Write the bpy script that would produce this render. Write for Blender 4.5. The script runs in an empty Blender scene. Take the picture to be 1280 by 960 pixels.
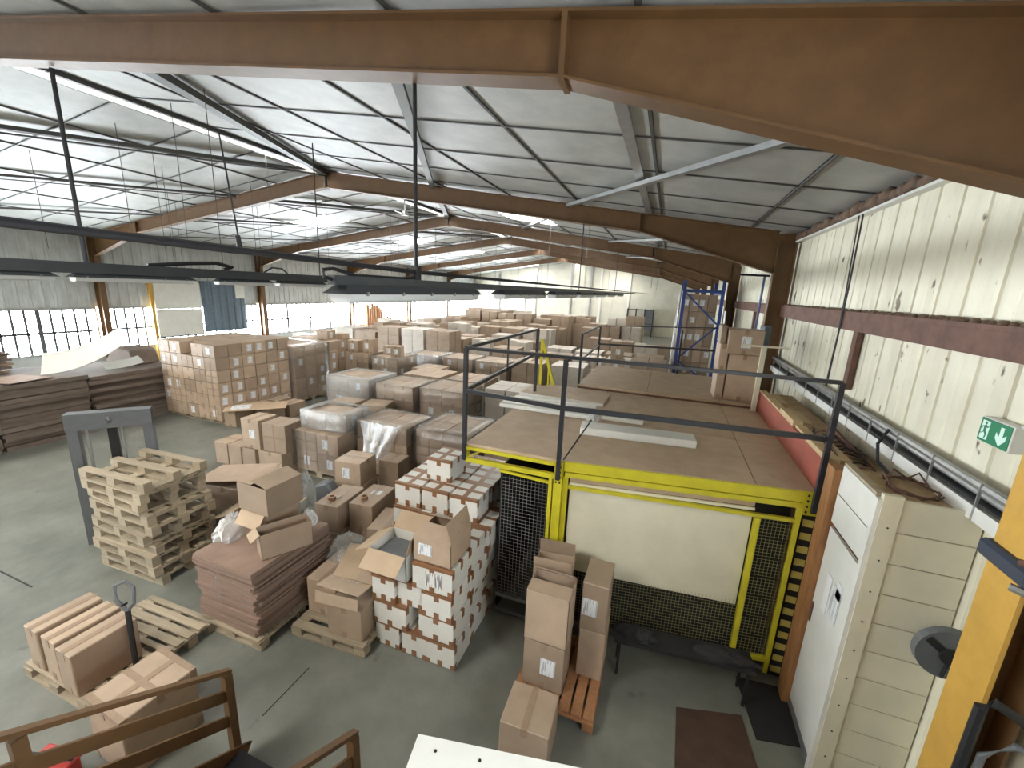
import bpy, bmesh, math, random
from mathutils import Vector, Matrix
rnd = random.Random(11)
SC = bpy.context.scene
COL = SC.collection
# ------------------------------------------------------------------ camera
cd = bpy.data.cameras.new('camera'); cam = bpy.data.objects.new('camera', cd); COL.objects.link(cam)
cd.sensor_fit = 'HORIZONTAL'; cd.sensor_width = 36.0; cd.lens = 520.05 / 1280 * 36.0
cd.clip_start = 0.05; cd.clip_end = 400
YAW, PITCH, ROLL = -0.346702, 0.2261936, 0.0447692
cy, sy = math.cos(YAW), math.sin(YAW)
fw = Vector((sy * math.cos(PITCH), cy * math.cos(PITCH), -math.sin(PITCH)))
ri = Vector((cy, -sy, 0)); up = ri.cross(fw)
ri2 = math.cos(ROLL) * ri + math.sin(ROLL) * up
up2 = -math.sin(ROLL) * ri + math.cos(ROLL) * up
cam.matrix_world = Matrix(((ri2.x, up2.x, -fw.x, 0), (ri2.y, up2.y, -fw.y, 0), (ri2.z, up2.z, -fw.z, 4.0), (0, 0, 0, 1)))
SC.camera = cam
# ------------------------------------------------------------------ light
SC.view_settings.view_transform = 'Standard'; SC.view_settings.look = 'None'
SC.view_settings.gamma = 1.0; SC.view_settings.use_curve_mapping = False
SC.view_settings.exposure = 2.4
world = bpy.data.worlds.new('overcast_sky'); SC.world = world; world.use_nodes = True
bg = world.node_tree.nodes['Background']
bg.inputs[0].default_value = (0.97, 0.99, 1.0, 1); bg.inputs[1].default_value = 14.0
SC.cycles.max_bounces = 8; SC.cycles.diffuse_bounces = 5; SC.cycles.glossy_bounces = 3
SC.cycles.transparent_max_bounces = 12; SC.cycles.transmission_bounces = 3
SC.cycles.caustics_reflective = False; SC.cycles.caustics_refractive = False
SC.cycles.sample_clamp_indirect = 8.0
def portal(name, loc, rot, sx, sy_):
    l = bpy.data.lights.new(name, 'AREA'); l.shape = 'RECTANGLE'; l.size = sx; l.size_y = sy_
    l.cycles.is_portal = True
    o = bpy.data.objects.new(name, l); COL.objects.link(o); o.location = loc; o.rotation_euler = rot
    return o
XR, XL, Y0, BAY, YB, YF = 2.25, -20.55, 2.95, 6.78, -10.0, 43.3
XC = (XR + XL) / 2
ZE, ZR = 5.28, 6.90
SL = (ZR - ZE) / (XR - XC)
def zc(x): return ZR - SL * abs(x - XC)
FR = [Y0 + BAY * k for k in range(-2, 7)]
WZ0, WZ1 = 0.95, 2.56
for a, b in [(YB, FR[0])] + [(y, min(YF, y + BAY)) for y in FR]:
    if b - a > 0.5:
        portal('window_daylight', (XL + 0.12, (a + b) / 2, (WZ0 + WZ1) / 2), (0, -math.pi / 2, 0), WZ1 - WZ0, b - a)
portal('far_window_daylight', (-15.9, YF - 0.12, 2.5), (-math.pi / 2, 0, 0), 2.6, 1.8)
portal('added_window_daylight', (XR - .06, 0.0, 3.4), (0, math.pi / 2, 0), 1.0, 1.4)  # daylight guide for the added window in the right wall
# ------------------------------------------------------------------ materials
MATS = {}
def mat(name, c, rough=0.6, metal=0.0, var=0.0, vscale=6.0, bump=0.0, bscale=40.0, rand=0.0, c2=None, spots=None, stretch=None, spec=0.5):
    """Principled material; noise moves the colour by var (or towards c2), 'rand' varies it from object to object."""
    if name in MATS: return MATS[name]
    m = bpy.data.materials.new(name); m.use_nodes = True; MATS[name] = m
    nt = m.node_tree; N = nt.nodes; L = nt.links; b = N['Principled BSDF']
    b.inputs['Roughness'].default_value = rough; b.inputs['Metallic'].default_value = metal
    b.inputs['Specular IOR Level'].default_value = spec
    col = N.new('ShaderNodeRGB'); col.outputs[0].default_value = (*c, 1); out = col.outputs[0]
    tc = N.new('ShaderNodeTexCoord'); co = tc.outputs['Object']
    if stretch:
        mp = N.new('ShaderNodeMapping'); mp.inputs['Scale'].default_value = stretch; L.new(co, mp.inputs[0]); co = mp.outputs[0]
    oi = N.new('ShaderNodeObjectInfo')
    ad = N.new('ShaderNodeVectorMath'); ad.operation = 'ADD'; sc = N.new('ShaderNodeVectorMath'); sc.operation = 'SCALE'
    cmb = N.new('ShaderNodeCombineXYZ'); 
    for i in range(3): L.new(oi.outputs['Random'], cmb.inputs[i])
    L.new(cmb.outputs[0], sc.inputs[0]); sc.inputs['Scale'].default_value = 37.0 if rand else 0.0
    L.new(co, ad.inputs[0]); L.new(sc.outputs[0], ad.inputs[1]); co = ad.outputs[0]
    if var or c2:
        nz = N.new('ShaderNodeTexNoise'); nz.inputs['Scale'].default_value = vscale; nz.inputs['Detail'].default_value = 6
        nz.inputs['Roughness'].default_value = 0.62
        L.new(co, nz.inputs['Vector'])
        mr = N.new('ShaderNodeMapRange'); mr.inputs[1].default_value = 0.34; mr.inputs[2].default_value = 0.66
        L.new(nz.outputs[0], mr.inputs[0])
        mx = N.new('ShaderNodeMix'); mx.data_type = 'RGBA'
        d = c2 if c2 else tuple(x * (1 - var) for x in c)
        mx.inputs[7].default_value = (*d, 1); L.new(out, mx.inputs[6]); L.new(mr.outputs[0], mx.inputs[0]); out = mx.outputs[2]
    if spots:
        sc_, thr, scol = spots
        vz = N.new('ShaderNodeTexNoise'); vz.inputs['Scale'].default_value = sc_; vz.inputs['Detail'].default_value = 3
        L.new(co, vz.inputs['Vector'])
        mr2 = N.new('ShaderNodeMapRange'); mr2.inputs[1].default_value = thr; mr2.inputs[2].default_value = thr + 0.05
        L.new(vz.outputs[0], mr2.inputs[0])
        mx2 = N.new('ShaderNodeMix'); mx2.data_type = 'RGBA'; mx2.inputs[7].default_value = (*scol, 1)
        L.new(out, mx2.inputs[6]); L.new(mr2.outputs[0], mx2.inputs[0]); out = mx2.outputs[2]
    if rand:
        hs = N.new('ShaderNodeHueSaturation'); mr3 = N.new('ShaderNodeMapRange')
        mr3.inputs[3].default_value = 1 - rand; mr3.inputs[4].default_value = 1 + rand
        L.new(oi.outputs['Random'], mr3.inputs[0]); L.new(mr3.outputs[0], hs.inputs['Value']); L.new(out, hs.inputs['Color']); out = hs.outputs[0]
    L.new(out, b.inputs['Base Color'])
    if bump:
        bn = N.new('ShaderNodeTexNoise'); bn.inputs['Scale'].default_value = bscale; bn.inputs['Detail'].default_value = 5
        L.new(co, bn.inputs['Vector'])
        bp = N.new('ShaderNodeBump'); bp.inputs['Strength'].default_value = bump; bp.inputs['Distance'].default_value = 0.02
        L.new(bn.outputs[0], bp.inputs['Height']); L.new(bp.outputs[0], b.inputs['Normal'])
    return m
def film(name, tint, alpha, rough=0.14, bscale=5.0, strength=0.8, milky=0.25):
    """Clear plastic film: mostly transparent, glossy folds, a little milky where it doubles up."""
    m = bpy.data.materials.new(name); m.use_nodes = True; MATS[name] = m
    nt = m.node_tree; N = nt.nodes; L = nt.links; o = N['Material Output']; N.remove(N['Principled BSDF'])
    gl = N.new('ShaderNodeBsdfGlossy'); gl.inputs['Color'].default_value = (*tint, 1); gl.inputs['Roughness'].default_value = rough
    df = N.new('ShaderNodeBsdfDiffuse'); df.inputs['Color'].default_value = (*tint, 1)
    tr = N.new('ShaderNodeBsdfTransparent'); m1 = N.new('ShaderNodeMixShader'); m2 = N.new('ShaderNodeMixShader')
    tc = N.new('ShaderNodeTexCoord'); mp = N.new('ShaderNodeMapping'); mp.inputs['Scale'].default_value = (1, 1, .45); mp.inputs['Rotation'].default_value = (.5, .4, .3)
    L.new(tc.outputs['Object'], mp.inputs[0])
    nz = N.new('ShaderNodeTexNoise'); nz.inputs['Scale'].default_value = bscale; nz.inputs['Detail'].default_value = 6; nz.inputs['Distortion'].default_value = 1.6
    L.new(mp.outputs[0], nz.inputs['Vector'])
    lw = N.new('ShaderNodeLayerWeight'); lw.inputs['Blend'].default_value = 0.25
    bp = N.new('ShaderNodeBump'); bp.inputs['Strength'].default_value = strength; bp.inputs['Distance'].default_value = 0.06
    L.new(nz.outputs[0], bp.inputs['Height'])
    for s in (gl, df, lw): L.new(bp.outputs[0], s.inputs['Normal'])
    mr = N.new('ShaderNodeMapRange'); mr.inputs[3].default_value = alpha; mr.inputs[4].default_value = min(1.0, alpha + .55)
    L.new(lw.outputs['Fresnel'], mr.inputs[0]); m1.inputs[0].default_value = milky
    L.new(gl.outputs[0], m1.inputs[1]); L.new(df.outputs[0], m1.inputs[2])
    L.new(mr.outputs[0], m2.inputs[0]); L.new(tr.outputs[0], m2.inputs[1]); L.new(m1.outputs[0], m2.inputs[2]); L.new(m2.outputs[0], o.inputs[0])
    return m
M_FLOOR = mat('floor_concrete', (0.20, 0.205, 0.18), 0.34, var=0.42, vscale=1.3, bump=0.25, bscale=7, c2=(0.125, 0.13, 0.11), spots=(2.1, 0.66, (0.10, 0.10, 0.09)))
M_CEIL = mat('ceiling_foil_panel', (0.44, 0.445, 0.42), 0.46, var=0.24, vscale=2.2, bump=0.07, bscale=3.0, rand=0.07, spec=0.32)
M_CEILD = mat('ceiling_void', (0.05, 0.05, 0.045), 0.8)
M_STRIP = mat('ceiling_strip_steel', (0.10, 0.10, 0.095), 0.5, metal=0.3)
M_FRAME = mat('ochre_brown_paint', (0.15, 0.078, 0.03), 0.5, var=0.25, vscale=5, bump=0.04)
M_COLUMN = mat('amber_yellow_paint', (0.62, 0.36, 0.07), 0.4, var=0.15, vscale=7)
M_CLAD = mat('stained_white_cladding', (0.82, 0.79, 0.64), 0.5, c2=(0.66, 0.62, 0.48), vscale=1.4, spots=(7.0, 0.668, (0.13, 0.09, 0.055)), stretch=(1, 1, .6), rand=0.07, bump=0.05)
M_CLADL = mat('grey_ribbed_cladding', (0.52, 0.54, 0.54), 0.5, var=0.2, vscale=2, rand=0.05)
M_FARW = mat('cream_far_wall', (0.66, 0.63, 0.53), 0.6, var=0.18, vscale=0.8, rand=0.03)
M_GIRT = mat('rust_brown_steel', (0.17, 0.085, 0.06), 0.7, var=0.4, vscale=7, bump=0.3, bscale=25)
M_FOAM = mat('brown_sealant_foam', (0.19, 0.12, 0.08), 0.85, var=0.4, vscale=9, bump=0.6, bscale=18)
M_BARS = mat('window_bar_grey', (0.10, 0.105, 0.11), 0.6)
M_DARK = mat('black_steel', (0.022, 0.022, 0.026), 0.5, metal=0.2, var=0.2)
M_RAIL = mat('dark_grey_railing_paint', (0.035, 0.036, 0.042), 0.42, metal=0.2, var=0.2)
M_GALV = mat('grey_galvanised', (0.42, 0.43, 0.43), 0.35, metal=0.6, var=0.2)
M_YEL = mat('safety_yellow_paint', (0.62, 0.55, 0.03), 0.42, var=0.2, vscale=5)
M_BLACK = mat('matte_black', (0.012, 0.012, 0.012), 0.7)
M_WHITE = mat('white_gloss_board', (0.74, 0.74, 0.70), 0.4, var=0.08, vscale=4)
M_CREAM = mat('cream_painted_board', (0.72, 0.68, 0.53), 0.5, var=0.10, vscale=3, rand=0.02)
M_WOOD = mat('pale_pallet_wood', (0.42, 0.345, 0.24), 0.7, c2=(0.25, 0.205, 0.145), vscale=3, stretch=(1, 8, 8), bump=0.1, rand=0.18)
M_WOODO = mat('orange_brown_wood', (0.36, 0.17, 0.065), 0.6, c2=(0.24, 0.11, 0.04), vscale=4, stretch=(6, 6, 1), rand=0.08)
M_WOODR = mat('reddish_pallet_wood', (0.40, 0.19, 0.085), 0.7, c2=(0.28, 0.13, 0.06), vscale=4, stretch=(8, 1, 8), rand=0.12)
M_CHIP = mat('brown_chipboard_deck', (0.52, 0.40, 0.28), 0.6, c2=(0.43, 0.32, 0.22), vscale=5, rand=0.04, bump=0.05)
M_CARD = mat('brown_cardboard', (0.41, 0.305, 0.22), 0.55, var=0.16, vscale=3.5, rand=0.20, bump=0.05, bscale=22)
M_CARDIN = mat('cardboard_inside', (0.47, 0.345, 0.23), 0.75, var=0.14, vscale=4, rand=0.08)
M_CARDF = mat('flat_cardboard_reddish', (0.27, 0.18, 0.135), 0.75, var=0.22, vscale=5, rand=0.12)
M_CARDW = mat('white_coated_cardboard', (0.72, 0.71, 0.66), 0.55, var=0.10, vscale=4, rand=0.05)
M_TAPEB = mat('brown_packing_tape', (0.26, 0.125, 0.06), 0.3, var=0.15, vscale=20)
M_TAPEC = mat('clear_tan_tape', (0.31, 0.215, 0.145), 0.32, var=0.15, vscale=20)
M_PAPER = mat('white_paper', (0.78, 0.79, 0.80), 0.6)
M_BLUE = mat('rack_blue_paint', (0.035, 0.075, 0.26), 0.4, var=0.2)
M_RED = mat('red_oxide_board', (0.36, 0.085, 0.05), 0.6, var=0.25, vscale=3)
M_REDP = mat('bright_red_plastic', (0.42, 0.04, 0.035), 0.4, var=0.1)
M_STEELB = mat('blue_grey_corrugated', (0.13, 0.18, 0.23), 0.5, var=0.2, rand=0.05)
M_GREYP = mat('grey_plastic', (0.14, 0.15, 0.16), 0.5, var=0.2)
M_TIMB = mat('fresh_sawn_timber', (0.60, 0.44, 0.25), 0.7, var=0.2, vscale=4, rand=0.12)
M_INSUL = mat('dusty_osb', (0.50, 0.36, 0.20), 0.9, c2=(0.33, 0.23, 0.12), vscale=9, bump=0.5, bscale=20)
M_MAT = mat('black_rubber', (0.018, 0.018, 0.019), 0.75, var=0.3)
M_MATB = mat('dark_brown_carpet', (0.075, 0.04, 0.026), 0.95, var=0.3, bump=0.2)
M_GREEN = mat('exit_green', (0.005, 0.20, 0.085), 0.45)
M_EXITW = mat('exit_white', (0.72, 0.92, 0.84), 0.45)
M_TUBE = mat('frosted_lamp_cover', (0.60, 0.62, 0.62), 0.35)
M_LUM = mat('dark_luminaire_housing', (0.06, 0.068, 0.075), 0.38, metal=0.3, var=0.2)
M_FILM = film('stretch_film', (0.85, 0.87, 0.87), 0.10)
M_FILMS = film('silvery_stretch_film', (0.92, 0.94, 0.95), 0.36, bscale=11.0, strength=1.0, milky=0.40)
M_BAG = film('loose_plastic_bag', (0.92, 0.93, 0.93), 0.42, rough=0.25, bscale=8, milky=0.75)
M_BAGD = film('grey_plastic_sheet', (0.80, 0.83, 0.83), 0.20, rough=0.2, bscale=7, milky=0.5)
def make_glass():
    m = bpy.data.materials.new('window_glass'); m.use_nodes = True; nt = m.node_tree; N = nt.nodes; L = nt.links
    tr = N.new('ShaderNodeBsdfTransparent'); tr.inputs[0].default_value = (0.92, 0.95, 0.97, 1)
    gl = N.new('ShaderNodeBsdfGlossy'); gl.inputs['Roughness'].default_value = 0.05
    mx = N.new('ShaderNodeMixShader'); mx.inputs[0].default_value = 0.05
    L.new(tr.outputs[0], mx.inputs[1]); L.new(gl.outputs[0], mx.inputs[2]); L.new(mx.outputs[0], N['Material Output'].inputs[0])
    return m
M_GLASS = make_glass()
def make_print(name, paper, ink, sx, sy_):
    """Paper with rows of small dark marks, too small to read."""
    m = bpy.data.materials.new(name); m.use_nodes = True; nt = m.node_tree; N = nt.nodes; L = nt.links; b = N['Principled BSDF']
    tc = N.new('ShaderNodeTexCoord'); mp = N.new('ShaderNodeMapping'); mp.inputs['Scale'].default_value = (sx, sy_, 1)
    L.new(tc.outputs['Generated'], mp.inputs[0])
    br = N.new('ShaderNodeTexNoise'); br.inputs['Scale'].default_value = 1.0; br.inputs['Detail'].default_value = 1
    L.new(mp.outputs[0], br.inputs['Vector'])
    cr = N.new('ShaderNodeMapRange'); cr.inputs[1].default_value = 0.53; cr.inputs[2].default_value = 0.57; L.new(br.outputs[0], cr.inputs[0])
    mx = N.new('ShaderNodeMix'); mx.data_type = 'RGBA'; mx.inputs[6].default_value = (*paper, 1); mx.inputs[7].default_value = (*ink, 1)
    L.new(cr.outputs[0], mx.inputs[0]); L.new(mx.outputs[2], b.inputs['Base Color']); b.inputs['Roughness'].default_value = 0.6
    return m
M_LABEL = make_print('printed_label', (0.74, 0.76, 0.78), (0.44, 0.45, 0.48), 9, 14)
M_PRINT = make_print('printed_lines', (0.74, 0.73, 0.69), (0.20, 0.20, 0.21), 14, 18)
# ------------------------------------------------------------------ mesh helpers
class MB:
    def __init__(s): s.v = []; s.f = []
    def poly(s, pts, faces):
        n = len(s.v); s.v += [tuple(p) for p in pts]; s.f += [tuple(i + n for i in f) for f in faces]; return s
    def box(s, x0, x1, y0, y1, z0, z1):
        return s.poly([(x0, y0, z0), (x1, y0, z0), (x1, y1, z0), (x0, y1, z0), (x0, y0, z1), (x1, y0, z1), (x1, y1, z1), (x0, y1, z1)],
                      [(3, 2, 1, 0), (4, 5, 6, 7), (0, 1, 5, 4), (1, 2, 6, 5), (2, 3, 7, 6), (3, 0, 4, 7)])
    def bar(s, a, b, w, h, upv=(0, 0, 1)):
        a = Vector(a); b = Vector(b); d = (b - a).normalized(); u = Vector(upv)
        if abs(d.dot(u)) > 0.97: u = Vector((0, 1, 0))
        r = d.cross(u).normalized(); u = r.cross(d).normalized(); r *= w / 2; u *= h / 2
        return s.poly([a - r - u, a + r - u, a + r + u, a - r + u, b - r - u, b + r - u, b + r + u, b - r + u],
                      [(0, 1, 2, 3), (7, 6, 5, 4), (0, 4, 5, 1), (1, 5, 6, 2), (2, 6, 7, 3), (3, 7, 4, 0)])
    def tube(s, pts, r, n=8, r1=None):
        P = [Vector(p) for p in pts]; k = len(P); base = len(s.v)
        for i, p in enumerate(P):
            d = (P[min(i + 1, k - 1)] - P[max(i - 1, 0)]).normalized()
            u = Vector((0, 0, 1)) if abs(d.z) < 0.95 else Vector((1, 0, 0))
            a = d.cross(u).normalized(); b = a.cross(d).normalized()
            rr = r if r1 is None else r + (r1 - r) * i / max(1, k - 1)
            for j in range(n):
                t = 2 * math.pi * j / n; q = p + rr * (math.cos(t) * a + math.sin(t) * b); s.v.append(tuple(q))
        for i in range(k - 1):
            for j in range(n):
                j2 = (j + 1) % n
                s.f.append((base + i * n + j, base + i * n + j2, base + (i + 1) * n + j2, base + (i + 1) * n + j))
        s.f.append(tuple(base + j for j in range(n - 1, -1, -1))); s.f.append(tuple(base + (k - 1) * n + j for j in range(n)))
        return s
    def prism(s, outline, axis, a, b):
        """outline in the two other axes (cyclic order), from a to b along axis."""
        n = len(outline)
        def P(p, t):
            return {'x': (t, p[0], p[1]), 'y': (p[0], t, p[1]), 'z': (p[0], p[1], t)}[axis]
        base = len(s.v); s.v += [P(p, a) for p in outline] + [P(p, b) for p in outline]
        s.f.append(tuple(range(base + n - 1, base - 1, -1))); s.f.append(tuple(range(base + n, base + 2 * n)))
        for i in range(n):
            j = (i + 1) % n; s.f.append((base + i, base + j, base + n + j, base + n + i))
        return s
    def mesh(s, name, m, bevel=0.0, smooth=False):
        me = bpy.data.meshes.new(name); me.from_pydata(s.v, [], s.f)
        bm = bmesh.new(); bm.from_mesh(me); bmesh.ops.recalc_face_normals(bm, faces=bm.faces)
        if bevel: bmesh.ops.bevel(bm, geom=list(bm.edges), offset=bevel, segments=1, affect='EDGES', clamp_overlap=True)
        bm.to_mesh(me); bm.free()
        if smooth:
            for p in me.polygons: p.use_smooth = True
        me.materials.append(m); return me
    def obj(s, name, m, parent=None, loc=None, rz=0.0, bevel=0.0, smooth=False, **k):
        return link(name, s.mesh(name, m, bevel, smooth), parent, loc, rz, **k)
def link(name, me, parent=None, loc=None, rz=0.0, **props):
    o = bpy.data.objects.new(name, me); COL.objects.link(o)
    if parent is not None: o.parent = parent
    if loc is not None: o.location = loc
    if rz: o.rotation_euler = (0, 0, rz)
    for a, b in props.items(): o[a] = b
    return o
def empty(name, loc=(0, 0, 0), rz=0.0, **props):
    o = link(name, None, None, loc, rz, **props); o.empty_display_size = 0.1; return o
def tag(o, label, cat, group=None):
    o['label'] = label; o['category'] = cat
    if group: o['group'] = group
    return o
def thing(name, label, cat, loc=(0, 0, 0), rz=0.0, group=None):
    return tag(empty(name, loc, rz), label, cat, group)
def struct(o, label=None):
    o['kind'] = 'structure'
    if label: o['label'] = label
    return o
def copy_tree(o, parent=None):
    c = o.copy(); COL.objects.link(c)
    if parent is not None: c.parent = parent
    for ch in o.children: copy_tree(ch, c)
    return c
ONE = MB().box(-.5, .5, -.5, .5, -.5, .5)
_unit = {}
def unit(m, bevel=0.0):
    k = (m.name, bevel)
    if k not in _unit: _unit[k] = ONE.mesh('unit_' + m.name, m, bevel)
    return _unit[k]
def ubox(name, m, x0, x1, y0, y1, z0, z1, parent=None, **props):
    """A box that shares one mesh per material (scaled object)."""
    o = link(name, unit(m), parent, ((x0 + x1) / 2, (y0 + y1) / 2, (z0 + z1) / 2), 0.0, **props)
    o.scale = (abs(x1 - x0), abs(y1 - y0), abs(z1 - z0)); return o
# ================================================================== STRUCTURE
floor = struct(MB().box(XL - 0.2, XR + 0.2, YB - 0.2, YF + 0.2, -0.25, 0.0).obj('floor', M_FLOOR), 'grey green worn concrete floor of the warehouse')
MB().bar((-3.110, 2.693, 0.0005), (-3.109, 2.146, 0.0005), 0.012, 0.003).obj('joint', M_BLACK, floor)
MB().bar((-7.989, 2.230, 0.0005), (-7.218, 2.232, 0.0005), 0.02, 0.003).obj('joint', M_BLACK, floor)
for z in (12.9, 23.1): MB().bar((XL, z, 0.0005), (-13.0, z, 0.0005), 0.02, 0.003).obj('joint', M_BLACK, floor)
# ceiling: dark roof skin, white panels set into it, steel strips below the long joints
rf = MB()
for sgn in (0, 1):
    x0 = XC; x1 = XR + 0.25 if sgn else XL - 0.25
    rf.poly([(x0, YB - .2, ZR + .05), (x1, YB - .2, ZR + .05 - SL * abs(x1 - XC)), (x1, YF + .2, ZR + .05 - SL * abs(x1 - XC)), (x0, YF + .2, ZR + .05),
             (x0, YB - .2, ZR + .2), (x1, YB - .2, ZR + .2 - SL * abs(x1 - XC)), (x1, YF + .2, ZR + .2 - SL * abs(x1 - XC)), (x0, YF + .2, ZR + .2)],
            [(3, 2, 1, 0), (4, 5, 6, 7), (0, 1, 5, 4), (1, 2, 6, 5), (2, 3, 7, 6), (3, 0, 4, 7)])
ceiling = struct(rf.obj('ceiling', M_CEILD), 'low pitched ceiling of pale panels with dark joints')
PW, PD = 1.735, BAY / 5
ang = math.atan(SL)
xs = [XC + 0.10 + PW * i for i in range(7)]
pm = MB().box(-PW / 2 + .014, PW / 2 - .014, -PD / 2 + .017, PD / 2 - .017, -.02, .02).mesh('panel', M_CEIL)
npan = 0; far_mb = MB(); roof_mb = []
M_ADDGLOW = bpy.data.materials.new('added_rooflight_glow'); M_ADDGLOW.use_nodes = True
_b = M_ADDGLOW.node_tree.nodes['Principled BSDF']; _b.inputs['Base Color'].default_value = (.7, .72, .7, 1)
_b.inputs['Emission Color'].default_value = (1.0, .98, .92, 1); _b.inputs['Emission Strength'].default_value = 6.0  # glow added to brighten floor, deck and carton tops
rlm = MB().box(-PW / 2 + .014, PW / 2 - .014, -PD / 2 + .009, PD / 2 - .009, -.02, .02).mesh('added_rooflight', M_ADDGLOW)
ends = [5.15 - PD * 14 + PD * j for j in range(0, 42)]
for j, ya in enumerate(ends):
    for side in (1, -1):
        for i in range(7):
            a = 0.10 + PW * i; b = min(a + PW, (XR - XC) + 0.02)
            if b - a < 0.3: continue
            xm = XC + side * (a + b) / 2; ym = ya + PD / 2
            row = round((ya - 13.28) / PD)
            if b - a > PW - .01 and ((i == 2 and row % 5 == 0 and ym > 11) or (i == 2 and side == 1 and -2.4 < ym < -.6) or (i == 3 and side == -1 and -2.4 < ym < 2.2)):  # rooflights in the bay behind the camera are unseen, added for floor light
                o = link('added_rooflight', rlm, ceiling, (xm, ym, zc(xm) + .02)); o.rotation_euler = (0, side * ang, 0); continue
            near = 3.0 <= ym < 30.0
            if near and npan < 295 and b - a > PW - .01:
                o = link('panel', pm, ceiling, (xm, ym, zc(xm) + .02)); o.rotation_euler = (0, side * ang, 0); npan += 1
            else:
                xa, xb = XC + side * (a + .014), XC + side * (b - .014)
                za, zb = zc(xa), zc(xb); y0, y1 = ya + .017, ya + PD - .017
                far_mb.poly([(xa, y0, za), (xb, y0, zb), (xb, y1, zb), (xa, y1, za), (xa, y0, za + .04), (xb, y0, zb + .04), (xb, y1, zb + .04), (xa, y1, za + .04)],
                            [(3, 2, 1, 0), (4, 5, 6, 7), (0, 1, 5, 4), (1, 2, 6, 5), (2, 3, 7, 6), (3, 0, 4, 7)])
far_mb.obj('panel_field', M_CEIL, ceiling, kind='stuff')
for side in (1, -1):
    for i in range(1, 7):
        x = XC + side * (0.10 + PW * i); z = zc(x) - .012
        MB().bar((x, YB, z), (x, YF, z), .030, .022).obj('strip', M_STRIP, ceiling)
for j, ya in enumerate(ends):
    if 3 < ya < 37:
        for side in (1, -1):
            xe = XR if side == 1 else XL
            MB().bar((XC + side * .2, ya, ZR - SL * .2 - .012), (xe, ya, zc(xe) - .012), .026, .014).obj('cross_strip', M_STRIP, ceiling)
for dx in (-.17, .17): MB().bar((XC + dx, YB, ZR - .06), (XC + dx, YF, ZR - .06), .07, .09).obj('ridge_strip', M_STRIP, ceiling)
MB().box(XC - .14, XC + .14, YB, YF, ZR - .01, ZR + .02).obj('added_ridge_glow', M_ADDGLOW, ceiling)  # ridge cap given an added glow as extra daylight
# wind braces under the ceiling
def brace(pa, pb, w, m, drop=0.10):
    a = (pa[0], pa[1], zc(pa[0]) - drop); b = (pb[0], pb[1], zc(pb[0]) - drop)
    return MB().bar(a, b, w, w * .6).obj('wind_brace', m, ceiling)
for k in range(6):
    y = Y0 + BAY * k; t = .25
    def mir(x): return 2 * XC - x
    br = [((-2.35, y + t), (-5.78, y + BAY - .1), .11, M_STRIP), ((-5.9, y + t), (-9.15, y + BAY - .1), .16, M_STRIP), ((1.75, y + t), (-2.35, y + BAY - .1), .10, M_GALV)]
    if k > 2: br = br[:1]
    for pa, pb, w, m in br:
        brace(pa, pb, w, m)
        if k < 3:
            brace((mir(pa[0]), pa[1]), (mir(pb[0]), pb[1]), w * .8, M_STRIP)
            if w != .10: brace((mir(pa[0]) + .0, pa[1] + .35), (mir(pb[0]), pb[1]), w * .35, M_STRIP, .16)
MB().bar((-.62, Y0, zc(-.62) - .03), (-.62, Y0 + 2 * BAY, zc(-.62) - .03), .12, .04).obj('strap', M_GALV, ceiling)
# portal frames
def ibeam(mb, a, b, da, db, w, tf=.018, tw=.012):
    """I section in the plane y = const: a, b top points (x, z), depths da, db, centred on y = 0."""
    (xa, za), (xb, zb) = a, b
    def slab(z0a, z1a, z0b, z1b, h):
        mb.poly([(xa, -h, z0a), (xb, -h, z0b), (xb, h, z0b), (xa, h, z0a), (xa, -h, z1a), (xb, -h, z1b), (xb, h, z1b), (xa, h, z1a)],
                [(3, 2, 1, 0), (4, 5, 6, 7), (0, 1, 5, 4), (1, 2, 6, 5), (2, 3, 7, 6), (3, 0, 4, 7)])
    slab(za - tf, za, zb - tf, zb, w / 2); slab(za - da, za - da + tf, zb - db, zb - db + tf, w / 2); slab(za - da + tf, za - tf, zb - db + tf, zb - tf, tw / 2)
XJ, XCI, XCO = -.80, 1.83, 2.16
fr_mesh = {}
for sgn, nm in ((1, 'r'), (-1, 'l')):
    X = lambda x: x if sgn == 1 else 2 * XC - x
    def Zt(x): return zc(x) - .05
    m1 = MB(); ibeam(m1, (XC, ZR - .05), (X(XJ), Zt(XJ)), .40, .37, .19)
    m2 = MB(); ibeam(m2, (X(XJ), Zt(XJ)), (X(XCI), Zt(XCI)), .37, Zt(XCI) - 4.50, .19)
    m2.box(min(X(XCI), X(XCO)), max(X(XCI), X(XCO)), -.006, .006, 4.5, Zt(XCO)); m2.box(min(X(XCI), X(XCO)), max(X(XCI), X(XCO)), -.095, .095, Zt(XCO) - .02, Zt(XCO))
    m3 = MB(); xi, xo = X(XCI), X(XCO); s_ = sgn
    m3.box(min(xi, xi + .02 * s_), max(xi, xi + .02 * s_), -.095, .095, 0, 5.1)
    m3.box(min(xo, xo - .02 * s_), max(xo, xo - .02 * s_), -.095, .095, 0, 5.2)
    m3.box(min(xi, xo), max(xi, xo), -.006, .006, 0, 4.5)
    st = MB(); z1 = Zt(XJ); st.box(X(XJ) - .018, X(XJ) + .018, -.095, .095, z1 - .39, z1)
    fr_mesh[nm] = (m1.mesh('rafter', M_FRAME), m2.mesh('haunch', M_FRAME), m3.mesh('column', M_FRAME), st.mesh('splice_plate', M_FRAME))
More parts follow.
